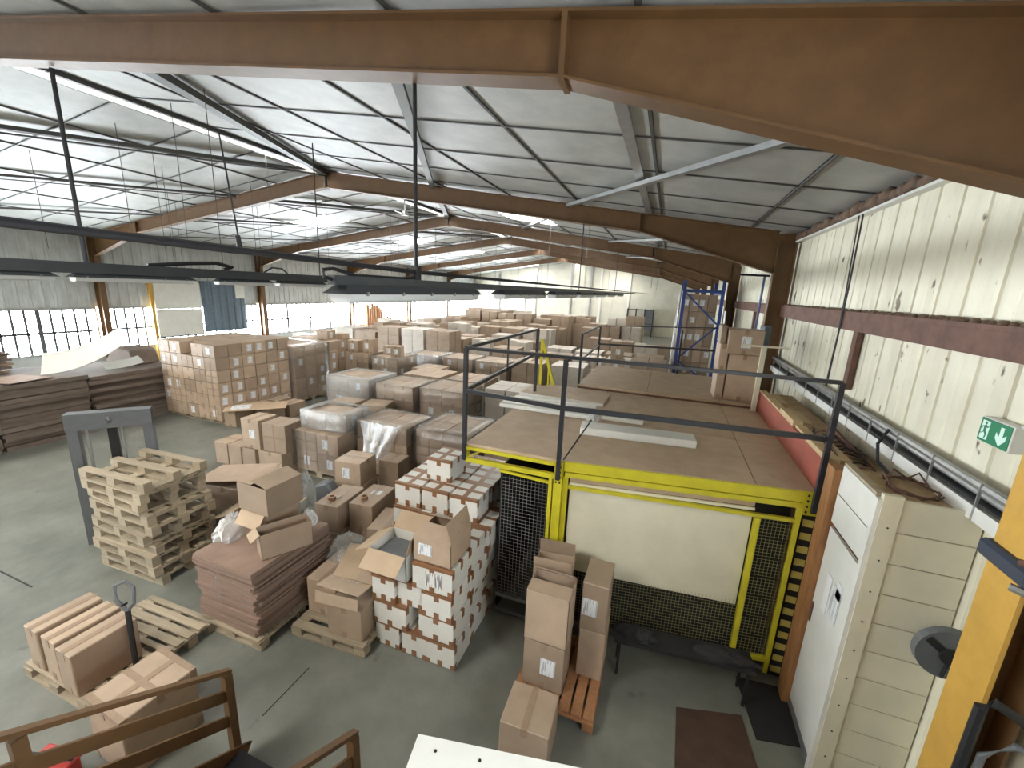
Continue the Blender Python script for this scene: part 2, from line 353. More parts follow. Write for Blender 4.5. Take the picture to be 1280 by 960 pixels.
for k, y in enumerate(FR):
    e = struct(empty('portal_frame', (0, y, 0)), 'brown painted steel portal frame of the warehouse roof' if k else None)
    for nm in 'lr':
        for part, me in zip(('rafter', 'haunch', 'column', 'splice_plate'), fr_mesh[nm]):
            if k == 2 and nm == 'r' and part == 'column':
                m3 = MB(); m3.box(1.968, 1.992, -.15, .13, 0, 5.0); wb_ = MB(); wb_.box(2.14, 2.16, -.15, .15, 0, 5.2); wb_.box(1.992, 2.14, -.006, .006, 0, 4.5); wb_.obj('column_web', M_FRAME, e)  # web takes the frame brown: its shade is put into the colour
                m3.obj('column', M_COLUMN, e, label='amber yellow painted column flange')
            else: link(part, me, e)
    MB().box(XC - .02, XC + .02, -.095, .095, ZR - .47, ZR - .05).obj('apex_plate', M_STRIP, e)
# right wall: backing, cladding panels, girt, posts
wr = struct(MB().box(XR, XR + .2, .7, YF, 0, ZE + .4).box(XR, XR + .2, YB, -.7, 0, ZE + .4).box(XR, XR + .2, -.7, .7, 0, 2.9).box(XR, XR + .2, -.7, .7, 3.9, ZE + .4).obj('wall_right', M_GIRT), 'stained white cladding wall with brown girt')
pw = .365; cpm = {}
prof = [(0, 0), (0, .004), (.012, .03), (.05, .036), (pw * .5 - .02, .030), (pw * .5, .024), (pw * .5 + .02, .030), (pw - .05, .036), (pw - .012, .03), (pw, .004), (pw, 0)]
cl_lo = MB().prism([(XR - d, yy) for yy, d in prof], 'z', 0, 5.10)
cl_me = cl_lo.mesh('cladding_panel', M_CLAD)
n = 0; y = YB
while y < YF - .4:
    if not -1.1 < y < .72: link('cladding_panel', cl_me, wr, (0, y, 0))
    n += 1; y += pw + .016
added_window = struct(empty('window_%d' % 20, (XR + .05, 0, 2.9)))  # added unseen window, lights the foreground from the side
MB().box(-.004, .004, -.68, .68, .02, .98).obj('pane', M_GLASS, added_window)
fr_ = MB(); fr_.box(-.03, .03, -.7, .7, 0, .04).box(-.03, .03, -.7, .7, .96, 1.0).box(-.03, .03, -.7, -.66, 0, 1).box(-.03, .03, .66, .7, 0, 1).obj('frame', M_BARS, added_window)
MB().box(2.12, 2.25, YB, YF, 5.085, 5.115).obj('eave_angle', M_WHITE, wr)
fo = MB(); rr = random.Random(4)
for i in range(230):
    y = YB + 3 + i * .2 + rr.uniform(-.05, .05); s_ = rr.uniform(.06, .10)
    fo.tube([(2.20, y - .10, 5.15 + rr.uniform(0, .03)), (2.17 + rr.uniform(-.02, .02), y, 5.19 + rr.uniform(-.02, .03)), (2.19, y + .10, 5.16 + rr.uniform(0, .04))], s_ * .8, 7, s_)
fo.obj('eave_sealant', M_FOAM, wr, smooth=True, kind='stuff')
g = MB(); g.box(2.08, 2.25, .9, YF, 3.86, 3.90); g.box(2.08, 2.095, .9, YF, 3.68, 3.859); g.obj('girt', M_GIRT, wr)
fo = MB()
for i in range(110):
    y = 2.4 + i * .07 + rr.uniform(-.03, .03); s_ = rr.uniform(.02, .045)
    fo.tube([(2.12, y - .03, 3.89), (2.15 + rr.uniform(-.02, .02), y + .02, 3.905), (2.17, y + .08, 3.90)], s_ * .8, 6)
fo.obj('girt_sealant', M_FOAM, wr, smooth=True, kind='stuff')
for y in (6.15, 12.8, 19.5): MB().box(2.14, 2.2, y - .06, y + .06, 2.97, 3.68).obj('girt_post', M_GIRT, wr)
# left wall
wl = struct(MB().box(XL - .2, XL, YB, YF, 0, WZ0).box(XL - .2, XL, YB, YF, WZ1 + .05, ZE + .4).obj('wall_left', M_CLADL), 'grey cladding wall with a long band of windows')
rib = [(0, 0), (.0, .008), (.10, .008), (.13, .045), (.19, .045), (.22, .008), (.32, .008), (.32, 0)]
lm = MB().prism([(XL + d, yy) for yy, d in rib], 'z', WZ1 + .06, 5.2).mesh('cladding_sheet', M_CLADL)
y = YB
while y < YF - .3:
    link('cladding_sheet', lm, wl, (0, y, 0)); y += .322
wn = 0
bay_ranges = [(FR[i] + .12, min(YF, FR[i] + BAY) - .12) for i in range(len(FR))]
for (a, b) in bay_ranges:
    if b - a < .5: continue
    wn += 1
    w = struct(empty('window_%d' % wn, (XL, (a + b) / 2, WZ0)), 'bright steel framed window band beside the loading bay' if wn == 1 else None)
    L_ = b - a; H_ = WZ1 - WZ0
    fm = MB(); fm.box(-.04, .04, -L_ / 2, L_ / 2, -.02, .04); fm.box(-.04, .04, -L_ / 2, L_ / 2, H_ - .04, H_ + .05)
    fm.box(-.04, .04, -L_ / 2, -L_ / 2 + .06, 0, H_); fm.box(-.04, .04, L_ / 2 - .06, L_ / 2, 0, H_); fm.obj('frame', M_GALV, w)
    nb = 20; st = L_ / nb
    mm = MB().box(-.016, .016, -.034, .034, 0, H_).mesh('mullion', M_BARS); mw = MB().box(-.03, .03, -.06, .06, 0, H_).mesh('mullion', M_BARS)
    pmh = MB().box(-.003, .003, -st / 2 + .008, st / 2 - .008, .02, H_ * .47).mesh('pane', M_GLASS)
    pm2 = MB().box(-.003, .003, -st / 2 + .008, st / 2 - .008, H_ * .49, H_ - .02).mesh('pane', M_GLASS)
    for i in range(nb):
        yy = -L_ / 2 + st * (i + .5)
        link('pane', pmh, w, (0, yy, 0)); link('pane', pm2, w, (0, yy, 0))
        if i: link('mullion', mw if i % 5 == 0 else mm, w, (0, -L_ / 2 + st * i, 0))
    MB().box(-.016, .016, -L_ / 2, L_ / 2, H_ * .455, H_ * .505).obj('transom', M_BARS, w)
# sliding panels closing part of the window band
sp = thing('sliding_door_panel', 'cream boarded sliding panel across the window band beside yellow post', 'door panel', (-20.36, 12.44, 1.3))
sp_b = MB().box(-.03, .03, -.92, .95, .0, 1.15).obj('board', M_CARDW, sp); MB().box(-.03, .03, -.92, .95, 1.165, 2.35).obj('board', M_CARDW, sp)
MB().box(-.04, .05, -.95, .98, -.06, -.005).obj('bottom_rail', M_STRIP, sp)
MB().box(-.18, -.03, -.9, -.8, 2.2, 2.3).obj('hanger', M_STRIP, sp); MB().box(-.18, -.03, .8, .9, 2.2, 2.3).obj('hanger', M_STRIP, sp)
tag(MB().box(-20.4, -20.28, 11.34, 11.46, 0, 3.9).obj('door_post', M_COLUMN), 'yellow painted post beside cream sliding panel at the windows', 'post')
cs = thing('corrugated_screen', 'blue grey corrugated sheet screen hung across the windows', 'screen', (-20.36, 14.5, 1.35))
MB().box(-.18, .0, -1.0, .95, 2.25, 2.33).obj('hanger_rail', M_STRIP, cs)
ribm = MB().prism([(0, 0), (.0, .02), (.10, .02), (.14, .07), (.22, .07), (.26, .02), (.345, .02), (.345, 0)], 'z', 0, 2.35)
ribme = MB().prism([(0, 0), (.02, 0), (.02, .10), (.07, .14), (.07, .22), (.02, .26), (.02, .345), (0, .345)], 'z', 0, 2.35).mesh('corrugated_sheet', M_STEELB)
for i in range(6): link('corrugated_sheet', ribme, cs, (0, -1.05 + .35 * i, 0))
MB().box(.08, .10, .55, 1.02, 1.55, 2.3).obj('white_sheet', M_CARDW, cs)
# far wall
wf = struct(MB().box(XL, XR, YF, YF + .2, 0, ZR + .2).obj('wall_far', M_FARW), 'cream far gable wall with posts')
x = XL + .1
fpm = MB().box(0, 1.88, -.03, 0, 0, 5.1).mesh('wall_panel', M_FARW)
while x < XR - 1.2:
    if not (-17.5 < x + .9 < -14.6): link('wall_panel', fpm, wf, (x, YF, 0))
    x += 1.89
for x in (-17.6, -13.4, -9.6, -7.6, -6.6, -3.8): MB().box(x - .09, x + .09, YF - .16, YF - .03, 0, zc(x) - .2).obj('gable_post', M_GALV if x < -7 else M_CARDW, wf)
for x in (-11.4,): MB().box(x - .9, x + .2, YF - .1, YF - .03, 1.3, 1.55).obj('switch_box', M_WHITE, wf)
wfw = struct(empty('window_%d' % (wn + 1), (-15.9, YF - .06, 1.75)), 'single bright window in the far gable wall')
f = MB(); f.box(-1.35, 1.35, -.05, .05, -.12, 0); f.box(-1.35, 1.35, -.05, .05, 1.55, 1.67); f.box(-1.35, -1.22, -.05, .05, 0, 1.55); f.box(1.22, 1.35, -.05, .05, 0, 1.55)
f.box(-.04, .04, -.04, .04, 0, 1.55); f.obj('frame', M_GALV, wfw)
M_DAY = bpy.data.materials.new('sky_lit_pane'); M_DAY.use_nodes = True
_b = M_DAY.node_tree.nodes['Principled BSDF']; _b.inputs['Emission Color'].default_value = (.92, .97, 1, 1); _b.inputs['Emission Strength'].default_value = 6.0
for x in (-1.22, .04): MB().box(x, x + 1.18, -.015, .0, 0, 1.55).obj('pane', M_DAY, wfw)
# closing wall behind the camera
wb = struct(MB().box(XL, XR, YB - .2, YB, 0, ZR + .3).obj('wall_back', M_CLADL), 'plain wall closing the hall')
# added unseen slab and wall behind the camera, keeping the near beam dark
of = struct(MB().box(-9.0, 2.2, YB, -2.05, 2.28, 2.40).box(-1.6, 2.2, -2.05, -.30, 2.28, 2.40).obj('floor_added_slab', M_CHIP))
struct(MB().box(-6.0, 2.2, -2.6, -2.5, 2.40, 5.2).obj('wall_added_screen', M_CARDIN))
# ================================================================== CARTONS
_cm = {}
def carton_mesh(w, d, h, m):
    k = (round(w, 2), round(d, 2), round(h, 2), m.name)
    if k not in _cm:
        w_, d_, h_ = k[0] - .012, k[1] - .012, k[2] - .006
        _cm[k] = MB().box(-w_ / 2, w_ / 2, -d_ / 2, d_ / 2, 0, h_).mesh('carton', m, bevel=.008)
    return _cm[k]
def tape_meshes(w, d, h, m, kind):
    """The strips of tape one carton shows: each strip that stands alone is a mesh of its own."""
    k = ('t', round(w, 2), round(d, 2), round(h, 2), m.name, kind)
    if k not in _cm:
        W, D, H = k[1] - .008, k[2] - .008, k[3] - .004; b = MB(); t = .03; out = []
        if kind in ('long', 'cross'):
            b.box(-t, t, -D / 2 - .001, D / 2 + .001, H - .002, H + .001)
            b.box(-t, t, -D / 2 - .001, -D / 2 + .003, H - .085, H)
            out.append(MB().box(-t, t, -D / 2 - .001, -D / 2 + .003, .0, .075))
        if kind == 'wide':
            b.box(-W / 2 - .001, W / 2 + .001, -t, t, H - .002, H + .001)
            b.box(W / 2 - .003, W / 2 + .001, -t, t, H - .085, H)
        if kind == 'cross':
            for s in (-1, 1):
                b.box(-W / 2 - .001, W / 2 + .001, s * (D / 2 - .022) - .024, s * (D / 2 - .022) + .024, H - .002, H + .0015)
                b.box(W / 2 - .003, W / 2 + .0015, s * (D / 2 - .025) - .025, s * (D / 2 - .025) + .025, H - .09, H)
                out.append(MB().box(W / 2 - .003, W / 2 + .0015, s * (D / 2 - .025) - .025, s * (D / 2 - .025) + .025, 0, .08))
                out.append(MB().box(s * (W / 2 - .028) - .026, s * (W / 2 - .028) + .026, -D / 2 - .0015, -D / 2 + .003, 0, .06))
            b.box(-W / 2, W / 2, -D / 2 - .0015, -D / 2 + .003, H - .03, H)
            b.box(-W / 2 - .001, W / 2 + .001, -.026, .026, H - .002, H + .0012)
            b.box(W / 2 - .003, W / 2 + .0012, -.026, .026, H - .09, H)
        if kind == 'band':
            b.box(-W / 2, W / 2, -D / 2 - .001, -D / 2 + .003, H * .48, H * .56); b.box(-.02, .02, -D / 2 - .0012, -D / 2 + .003, 0, H); b.box(-.02, .02, -D / 2 - .001, D / 2, H - .002, H + .001)
        _cm[k] = [q.mesh('tape', m) for q in [b] + out]
    return _cm[k]
_lab = {}
def label_mesh(w, h, ax, m=None):
    k = (w, h, ax, (m or M_LABEL).name)
    if k not in _lab:
        b = MB()
        if ax == 'y': b.box(-w / 2, w / 2, -.001, .001, -h / 2, h / 2)
        elif ax == 'x': b.box(-.001, .001, -w / 2, w / 2, -h / 2, h / 2)
        else: b.box(-w / 2, w / 2, -h / 2, h / 2, -.001, .001)
        _lab[k] = b.mesh('shipping_label', m or M_LABEL)
    return _lab[k]
NCART = 0
def carton(label, x, y, z, w, d, h, rz=0.0, m=None, tape='long', labels='', group=None, tm=None, jit=.005):
    """One carton: centre x, y, underside z. labels: f front, s side (+x), t top."""
    global NCART; NCART += 1
    m = m or M_CARD; tm = tm or (M_TAPEB if m is M_CARDW else M_TAPEC)
    o = link('carton', carton_mesh(w, d, h, m), None, (x + rnd.uniform(-jit, jit), y + rnd.uniform(-jit, jit), z), rz + rnd.uniform(-jit, jit) * 1.4)
    tag(o, label, 'carton', group)
    for me in (tape_meshes(w, d, h, tm, tape) if tape else ()): link('tape', me, o)
    if 'f' in labels: link('shipping_label', label_mesh(.15, .19, 'y'), o, (rnd.uniform(-.06, .06), -d / 2 + .004, h * .5))
    if 's' in labels: link('shipping_label', label_mesh(.15, .19, 'x'), o, (w / 2 - .004, rnd.uniform(-.05, .05), h * .5))
    if 't' in labels: link('shipping_label', label_mesh(.16, .12, 'z'), o, (.02, .08, h - .004))
    return o
ORD = ['first', 'second', 'third', 'fourth', 'fifth', 'sixth', 'seventh', 'eighth', 'ninth', 'tenth']
def row_word(k, n): return 'top row' if k == n - 1 else ('bottom row' if k == 0 else ORD[n - 1 - k] + ' row down')
def block(desc, x0, x1, y0, y1, z0, nx, ny, nz, h, adj='brown', m=None, lab=.25, labs=.4, tapek=('long', 'band', 'long'), skip=(), z_skip=0, top=True, front=True, side=True, group=None, tall=None):
    """Pallet load of cartons: the faces the hall shows (front -y, side +x, top). desc names the load."""
    w = (x1 - x0) / nx; d = (y1 - y0) / ny
    if z_skip: carton('long lower tier carton under the others of %s' % desc, (x0 + x1) / 2, (y0 + y1) / 2, z0, x1 - x0, y1 - y0, h * z_skip, 0, m, None, group=group or ('cartons of ' + desc), jit=0)
    for k in range(nz):
        for j in range(ny):
            for i in range(nx):
                if (i, j, k) in skip: continue
                f = front and j == 0 and k >= z_skip; s_ = side and i == nx - 1 and k >= z_skip; t = top and k == nz - 1
                if not (f or s_ or t): continue
                if f and j == 0: lb = '%s carton, %s, %s from windows, front of %s' % (adj, row_word(k, nz), ORD[i], desc)
                elif s_: lb = '%s carton, %s, %s from front, aisle side of %s' % (adj, row_word(k, nz), ORD[j], desc)
                else: lb = '%s carton on top of %s, %s row back, %s from windows' % (adj, desc, ORD[j], ORD[i])
                ls = ('f' if rnd.random() < lab else '') + ('s' if rnd.random() < labs and i == nx - 1 else '')
                carton(lb, x0 + w * (i + .5), y0 + d * (j + .5), z0 + h * k, w, d, h, 0, m, rnd.choice(tapek), ls, group or ('cartons of ' + desc))
# pallets ------------------------------------------------------------
def pallet_parts(root, m, L=1.2, W=.8, flip=False, boards=None):
    """A wooden pallet, 1.2 along x and 0.8 along y, underside at 0; flip turns the runners up."""
    H = .144
    def Z(a, b): return (H - b, H - a) if flip else (a, b)
    def bx(n, x0, x1, y0, y1, a, b):
        q = Z(a, b); return ubox(n, m, x0, x1, y0, y1, q[0], q[1], root)
    for i, (yc, w) in enumerate(boards or ((-.355, .09), (-.19, .13), (0, .14), (.19, .13), (.355, .09))):
        bx('top_board', -L / 2, L / 2, (yc - w / 2) * W / .8, (yc + w / 2) * W / .8, .122, .144)
    for xc in (-.53, 0, .53):
        xc *= L / 1.2
        bx('cross_board', xc - .07, xc + .07, -W / 2, W / 2, .100, .122)
        for yc in (-.35, 0, .35):
            yc *= W / .8; bx('block', xc - .07, xc + .07, yc - .05, yc + .05, .022, .100)
    for yc in (-.35, 0, .35):
        yc *= W / .8; bx('bottom_board', -L / 2, L / 2, yc - .05, yc + .05, 0, .022)
def pallet(label, x, y, z=0.0, rz=0.0, L=1.2, W=.8, m=None, flip=False, group=None, boards=None):
    r = thing('pallet', label, 'pallet', (x, y, z), rz, group); pallet_parts(r, m or M_WOOD, L, W, flip, boards); return r
G_UND = 'pallets under the carton loads'
def low_pallet(x0, x1, y0, y1, desc):
    """Pallets under a load, side by side."""
    n = max(1, round((x1 - x0) / 1.15)); w = (x1 - x0) / n
    for i in range(n):
        pallet('pale wooden pallet %s under %s' % (('at the window end' if i == 0 else 'at the aisle end') if n > 1 else 'lying', desc), x0 + w * (i + .5), (y0 + y1) / 2, 0, 0, w - .02, y1 - y0 - .02, group=G_UND)
def wrap(label, x0, x1, y0, y1, z0, z1, m=None, wob=.02, seg=5, top=True):
    """Stretch film hugging a load: a wobbling skin just outside it."""
    b = MB(); r_ = random.Random(int((x0 + 50) * 1000)); e = .018
    nz = max(2, int((z1 - z0) / .22)); ring = []
    def side(ax, a0, a1): return [a0 + (a1 - a0) * i / seg for i in range(seg)]
    base = []
    for q in side('x', x0 - e, x1 + e): base.append((q, y0 - e))
    for q in side('y', y0 - e, y1 + e): base.append((x1 + e, q))
    for q in side('x', x1 + e, x0 - e): base.append((q, y1 + e))
    for q in side('y', y1 + e, y0 - e): base.append((x0 - e, q))
    cx, cy_ = (x0 + x1) / 2, (y0 + y1) / 2; n = len(base)
    for k in range(nz + 1):
        z = z0 + (z1 + .012 - z0) * k / nz
        for (px, py) in base:
            q = r_.uniform(0, wob); dx, dy = px - cx, py - cy_; l = math.hypot(dx, dy)
            b.v.append((px + dx / l * q, py + dy / l * q, z + (0 if k in (0, nz) else r_.uniform(-.03, .03))))
    for k in range(nz):
        for i in range(n):
            j = (i + 1) % n; b.f.append((k * n + i, k * n + j, (k + 1) * n + j, (k + 1) * n + i))
    if top:
        c0 = len(b.v)
        for (px, py) in base: b.v.append((cx + (px - cx) * .72, cy_ + (py - cy_) * .72, z1 + .014 + r_.uniform(0, .006)))
        for i in range(n):
            j = (i + 1) % n; b.f.append((nz * n + i, nz * n + j, c0 + j, c0 + i))
    o = b.obj('stretch_wrap', m or M_FILM, smooth=True); return tag(o, label, 'plastic wrap')
# --- 1 the tall block by the windows and the loads behind it
T = 'tall block by windows'
low_pallet(-13.25, -11.0, 7.42, 9.7, T)
block(T, -13.25, -11.0, 7.42, 9.7, .144, 5, 6, 6, .343, lab=.3, labs=.5, tapek=('band', 'band', 'long'), skip={(2, 0, 5)}, group='cartons of the tall block by the windows')
block('second window block', -12.9, -10.95, 9.85, 11.2, .144, 3, 3, 5, .35, lab=0, labs=.6, front=False)
low_pallet(-12.9, -10.95, 9.85, 11.2, 'second window block')
block('third window block', -13.0, -11.0, 11.4, 12.7, .144, 3, 3, 5, .35, lab=0, labs=.6, front=False)
low_pallet(-13.0, -11.0, 11.4, 12.7, 'third window block')
wrap('greenish film round the second window block', -12.9, -10.95, 9.85, 11.2, .2, 1.9)
carton('lone brown carton standing on top of the third window block', -11.6, 11.9, 1.898, .5, .45, .32, .1, labels='s')
carton('smaller carton standing beside it on the third window block', -11.22, 12.3, 1.898, .34, .4, .2, .0)
carton('long low carton lying on top of the second window block', -12.3, 10.3, 1.916, .8, .5, .16, .05)
# low row at the foot of the tall block with a printed sheet over it
for i in range(3):
    carton('low carton, %s from the aisle end, at the foot of the tall block' % ORD[i], -10.77 + .02 * i, 7.75 + .62 * i, 0, .42, .58, .46, .04, labels='')
for i in range(2):
    carton('low carton, %s behind the printed sheet beside second window block' % ORD[i], -10.27 + .05 * i, 8.3 + .7 * i, 0, .46, .6, .42, 0)
fs = MB(); fs.box(-.75, .75, -.4, .4, 0, .012).obj('cardboard_sheet', M_CARDIN, None, (-10.45, 8.05, .475), .75)
tag(bpy.data.objects['cardboard_sheet'], 'pale flat sheet lying over the low cartons by the tall block', 'cardboard')
link('printed_patch', MB().box(-.6, -.15, -.25, .2, .012, .014).mesh('printed_patch', M_LABEL), bpy.data.objects['cardboard_sheet'])
# --- 2 middle dark loads
for desc, x0, x1, y0, y1, nx, ny, nz, h in (('dark load behind wrapped row', -10.75, -9.75, 11.9, 13.0, 2, 2, 4, .34), ('labelled load behind wrapped row', -9.6, -8.55, 11.9, 13.1, 3, 2, 4, .33)):
    low_pallet(x0, x1, y0, y1, desc); block(desc, x0, x1, y0, y1, .144, nx, ny, nz, h, lab=.5, labs=.5)
wrap('thin film round the labelled load behind the wrapped row', -9.6, -8.55, 11.9, 13.1, .2, 1.46)
for i, (x, y, w, d, h) in enumerate(((-10.5, 12.2, .45, .4, .42), (-9.95, 12.3, .4, .4, .5), (-9.3, 12.6, .42, .38, .3), (-8.8, 12.3, .36, .4, .38))):
    carton(('squat', 'tall', 'low', 'square')[i] + ' loose carton on the ' + ('dark' if i < 2 else 'labelled') + ' load behind the wrapped row', x, y, 1.51 if i < 2 else 1.466, w, d, h, .1 * i, labels='f')
block('low labelled load', -8.3, -7.3, 12.4, 13.4, .144, 3, 2, 3, .32, lab=.6, labs=.5); low_pallet(-8.3, -7.3, 12.4, 13.4, 'low labelled load')
# --- 3 wrapped row (four loads side by side) and the row behind
ROW = [('silvery wrapped load', -8.75, -7.35, 8.95, 10.15, 2, 2, 3, .42, M_FILMS), ('white taped wrapped load', -7.2, -6.02, 9.05, 10.2, 2, 2, 3, .40, M_FILM), ('clear wrapped load by cage', -5.92, -4.6, 9.2, 10.4, 2, 2, 3, .40, M_FILM)]
for desc, x0, x1, y0, y1, nx, ny, nz, h, fm_ in ROW:
    low_pallet(x0, x1, y0, y1, desc); block(desc, x0, x1, y0, y1, .144, nx, ny, nz, h, lab=.5, labs=.3, z_skip=1)
    wrap('stretch film round the ' + desc, x0, x1, y0, y1, .2, .144 + nz * h, fm_)
for desc, x0, x1, y0, y1, h in (('flat topped load', -7.5, -6.2, 10.75, 11.9, .38), ('open topped load', -6.0, -4.75, 10.75, 11.9, .38)):
    low_pallet(x0, x1, y0, y1, desc); block(desc, x0, x1, y0, y1, .144, 2, 2, 3, h, lab=.2, labs=.2, z_skip=2)
for i, (desc, x0, x1, y0) in enumerate((('silver rear row load', -9.4, -8.1, 13.9), ('second rear row load', -7.95, -6.7, 14.0), ('third rear row load', -6.55, -5.3, 14.0))):
    low_pallet(x0, x1, y0, y0 + 1.2, desc); block(desc, x0, x1, y0, y0 + 1.2, .144, 2, 2, 3, .39, lab=.3, labs=.2, z_skip=1)
    if i < 3: wrap('stretch film round the ' + desc, x0, x1, y0, y0 + 1.2, .2, 1.32, M_FILMS if i == 0 else M_FILM)
# --- 4 loose cartons in front of the wrapped row
carton('open topped carton in front of the silvery wrapped load', -7.55, 8.35, .62, .72, .55, .36, .05)
carton('plain carton beside it in front of the white taped load', -6.75, 8.55, .62, .66, .6, .36, .22, tape='wide')
for i in range(3): carton('lower carton, %s from the windows, before the wrapped row' % ORD[i], -7.75 + .62 * i, 8.45, 0, .6, .6, .62, 0)
# cluster of cartons with two on top
G = 'cartons in the cluster behind the pallet stack'
for i, (x, w) in enumerate(((-8.70, .40), (-8.29, .40), (-7.88, .40), (-7.34, .66))):
    carton('tan carton, %s from the windows, lower row behind the pallet stack' % ORD[i], x, 6.05 if i < 3 else 6.10, 0, w, .55, .5, 0, tape='wide' if i < 3 else 'long', group=G)
carton('upright tan carton standing on the cluster behind the pallet stack', -7.83, 6.05, .5, .48, .48, .64, .05, labels='f', group=G)
carton('large taped tan carton on the cluster, turned toward the aisle', -7.26, 6.13, .5, .58, .52, .60, .10, tape='band', labels='', group=G)
carton('low tan carton behind the cluster of tan cartons', -7.4, 6.75, 0, .7, .6, .45, 0, group=G)
# wrapped dark load with two cartons on top
block('dark wrapped load', -6.92, -5.80, 6.1, 7.2, .144, 2, 2, 2, .42, lab=.5, labs=.5); low_pallet(-6.92, -5.80, 6.1, 7.2, 'dark wrapped load')
wrap('crumpled clear film over the dark wrapped load', -6.92, -5.80, 6.1, 7.2, .2, .99, M_FILM, wob=.05, top=False)
carton('taped carton on the dark wrapped load at its window side', -6.60, 6.64, .99, .44, .6, .34, .04, tape='wide')
carton('labelled carton on the dark wrapped load at its aisle side', -6.10, 6.66, .99, .50, .6, .36, .04, labels='s', tape='wide')
wrap('shiny film over the cartons on the dark wrapped load', -6.86, -5.80, 6.26, 7.04, 1.01, 1.37, M_FILMS)
# load with loose film draped over it
block('draped load', -5.72, -4.5, 6.55, 7.5, .144, 2, 2, 3, .36, lab=.1, labs=.2); low_pallet(-5.72, -4.5, 6.55, 7.5, 'draped load')
block('brown load by the cage', -4.4, -3.2, 6.7, 7.9, .144, 2, 2, 3, .36, lab=.1, labs=.1); low_pallet(-4.4, -3.2, 6.7, 7.9, 'brown load by the cage')
wrap('thin film round the brown load by the cage', -4.4, -3.2, 6.7, 7.9, .2, 1.23)
block('last load beside the cage', -3.05, -2.15, 7.0, 8.0, .144, 2, 2, 3, .36, lab=.2, labs=.2, z_skip=2); low_pallet(-3.05, -2.15, 7.0, 8.0, 'last load beside the cage')
fd = MB(); q = random.Random(15); nu, nv = 14, 9
for i in range(nu + 1):
    for j in range(nv + 1):
        u = i / nu; v = j / nv; sp = 1 - .55 * v
        fd.v.append((-5.60 + .95 * (.35 + (u - .35) * sp) + .12 * v, 6.50 - .32 * v ** 1.3 + .05 * math.sin(u * 19 + v * 3) * (.4 + v) + q.uniform(-.012, .012), 1.262 - .72 * v + .05 * math.sin(u * 3.1) * v + q.uniform(-.01, .01)))
for i in range(nu):
    for j in range(nv): fd.f.append((i * (nv + 1) + j, (i + 1) * (nv + 1) + j, (i + 1) * (nv + 1) + j + 1, i * (nv + 1) + j + 1))
tag(fd.obj('loose_film', M_FILMS, smooth=True), 'loose clear film hanging in folds off the front of draped load', 'plastic wrap')
wrap('thin film over the top of the draped load', -5.72, -4.5, 6.55, 7.5, .9, 1.232)
carton('dark carton standing between labelled carton and draped load', -4.45, 6.05, .3, .42, .4, .55, .05)
carton('dark low carton under the dark carton by draped load', -4.45, 6.05, 0, .44, .42, .3, .02)
# labelled carton on two others
carton('labelled tan carton topmost of the short pile behind taped rolls', -4.78, 5.42, .62, .50, .50, .42, .12, tape='wide', labels='f')
carton('middle carton of the short pile under the labelled carton', -4.76, 5.42, .31, .5, .5, .31, .1)
carton('lowest carton of the short pile under the labelled carton', -4.76, 5.42, 0, .5, .5, .31, .12)
# cartons carrying tape rolls
for i, (x, y, lb) in enumerate(((-3.90, 4.75, 'with paper on top beside the white stack'), (-4.32, 4.55, 'with tape roll nearer the grey sacks'))):
    top_ = carton('slanted tan carton ' + lb, x, y, .42, .40, .66, .42, .10, labels='t' if i == 0 else '', tape='long')
    carton('lower carton under the one ' + lb, x, y, 0, .42, .68, .42, .08)
    b = MB(); nseg = 14
    for q in range(nseg):
        a0, a1 = 2 * math.pi * q / nseg, 2 * math.pi * (q + 1) / nseg
        P = lambda r_, a, z: (r_ * math.cos(a), r_ * math.sin(a), z)
        b.poly([P(.055, a0, 0), P(.055, a1, 0), P(.055, a1, .05), P(.055, a0, .05), P(.036, a0, 0), P(.036, a1, 0), P(.036, a1, .05), P(.036, a0, .05)], [(0, 1, 2, 3), (3, 2, 6, 7), (7, 6, 5, 4), (4, 5, 1, 0)])
    tag(b.obj('tape_roll', M_TAPEB, None, (x - .02, y - .16, .84)), ('brown tape roll lying on the carton ' + ('with paper' if i == 0 else 'nearer the sacks')), 'tape roll', 'tape rolls on the slanted cartons')
carton('carton standing tucked between paper topped carton and white stack', -3.35, 4.5, .3, .5, .6, .4, .2)
carton('lower carton tucked against the white stack', -3.35, 4.5, 0, .52, .6, .3, .2)
carton('rear carton between brown load and tape roll cartons', -3.75, 5.6, 0, .6, .6, .6, .0)
carton('second rear carton between brown load and white stack', -3.05, 5.7, 0, .6, .6, .7, .0)
# ================================================================== WHITE STACK
WG = 'white taped cartons of the white stack'
def white(lb, x, y, z, w, d, h=.3, rz=0.0, tape='cross', printed=False):
    o = carton(lb, x, y, z, w, d, h, rz, M_CARDW, tape, '', WG, jit=.014)
    if printed: link('printed_lines', label_mesh(.20, .17, 'y', M_PRINT), o, (.02, -d / 2 + .003, h * .5))
    return o
H = .3
wfront = [  # (row, [(x centre, width, y front offset)])
    (0, [(-2.53, .33, 0), (-2.18, .33, .02), (-1.87, .36, .02)]),
    (1, [(-2.48, .44, .0), (-1.92, .44, .0)]),
    (2, [(-2.55, .31, .0), (-2.23, .33, .03), (-1.89, .36, .0)]),
    (3, [(-2.50, .46, .0), (-1.95, .48, .0)])]
for k, row in wfront:
    for i, (x, w, yo) in enumerate(row):
        nm = ('lowest row', 'second row up', 'third row up', 'fourth row up')[k]
        if k == 3 and i == 0: continue
        white('white taped carton, %s, %s from window side, front of white stack' % (nm, ORD[i]), x, 3.45 + yo, k * H, w, .44, H, 0, printed=(k == 3))
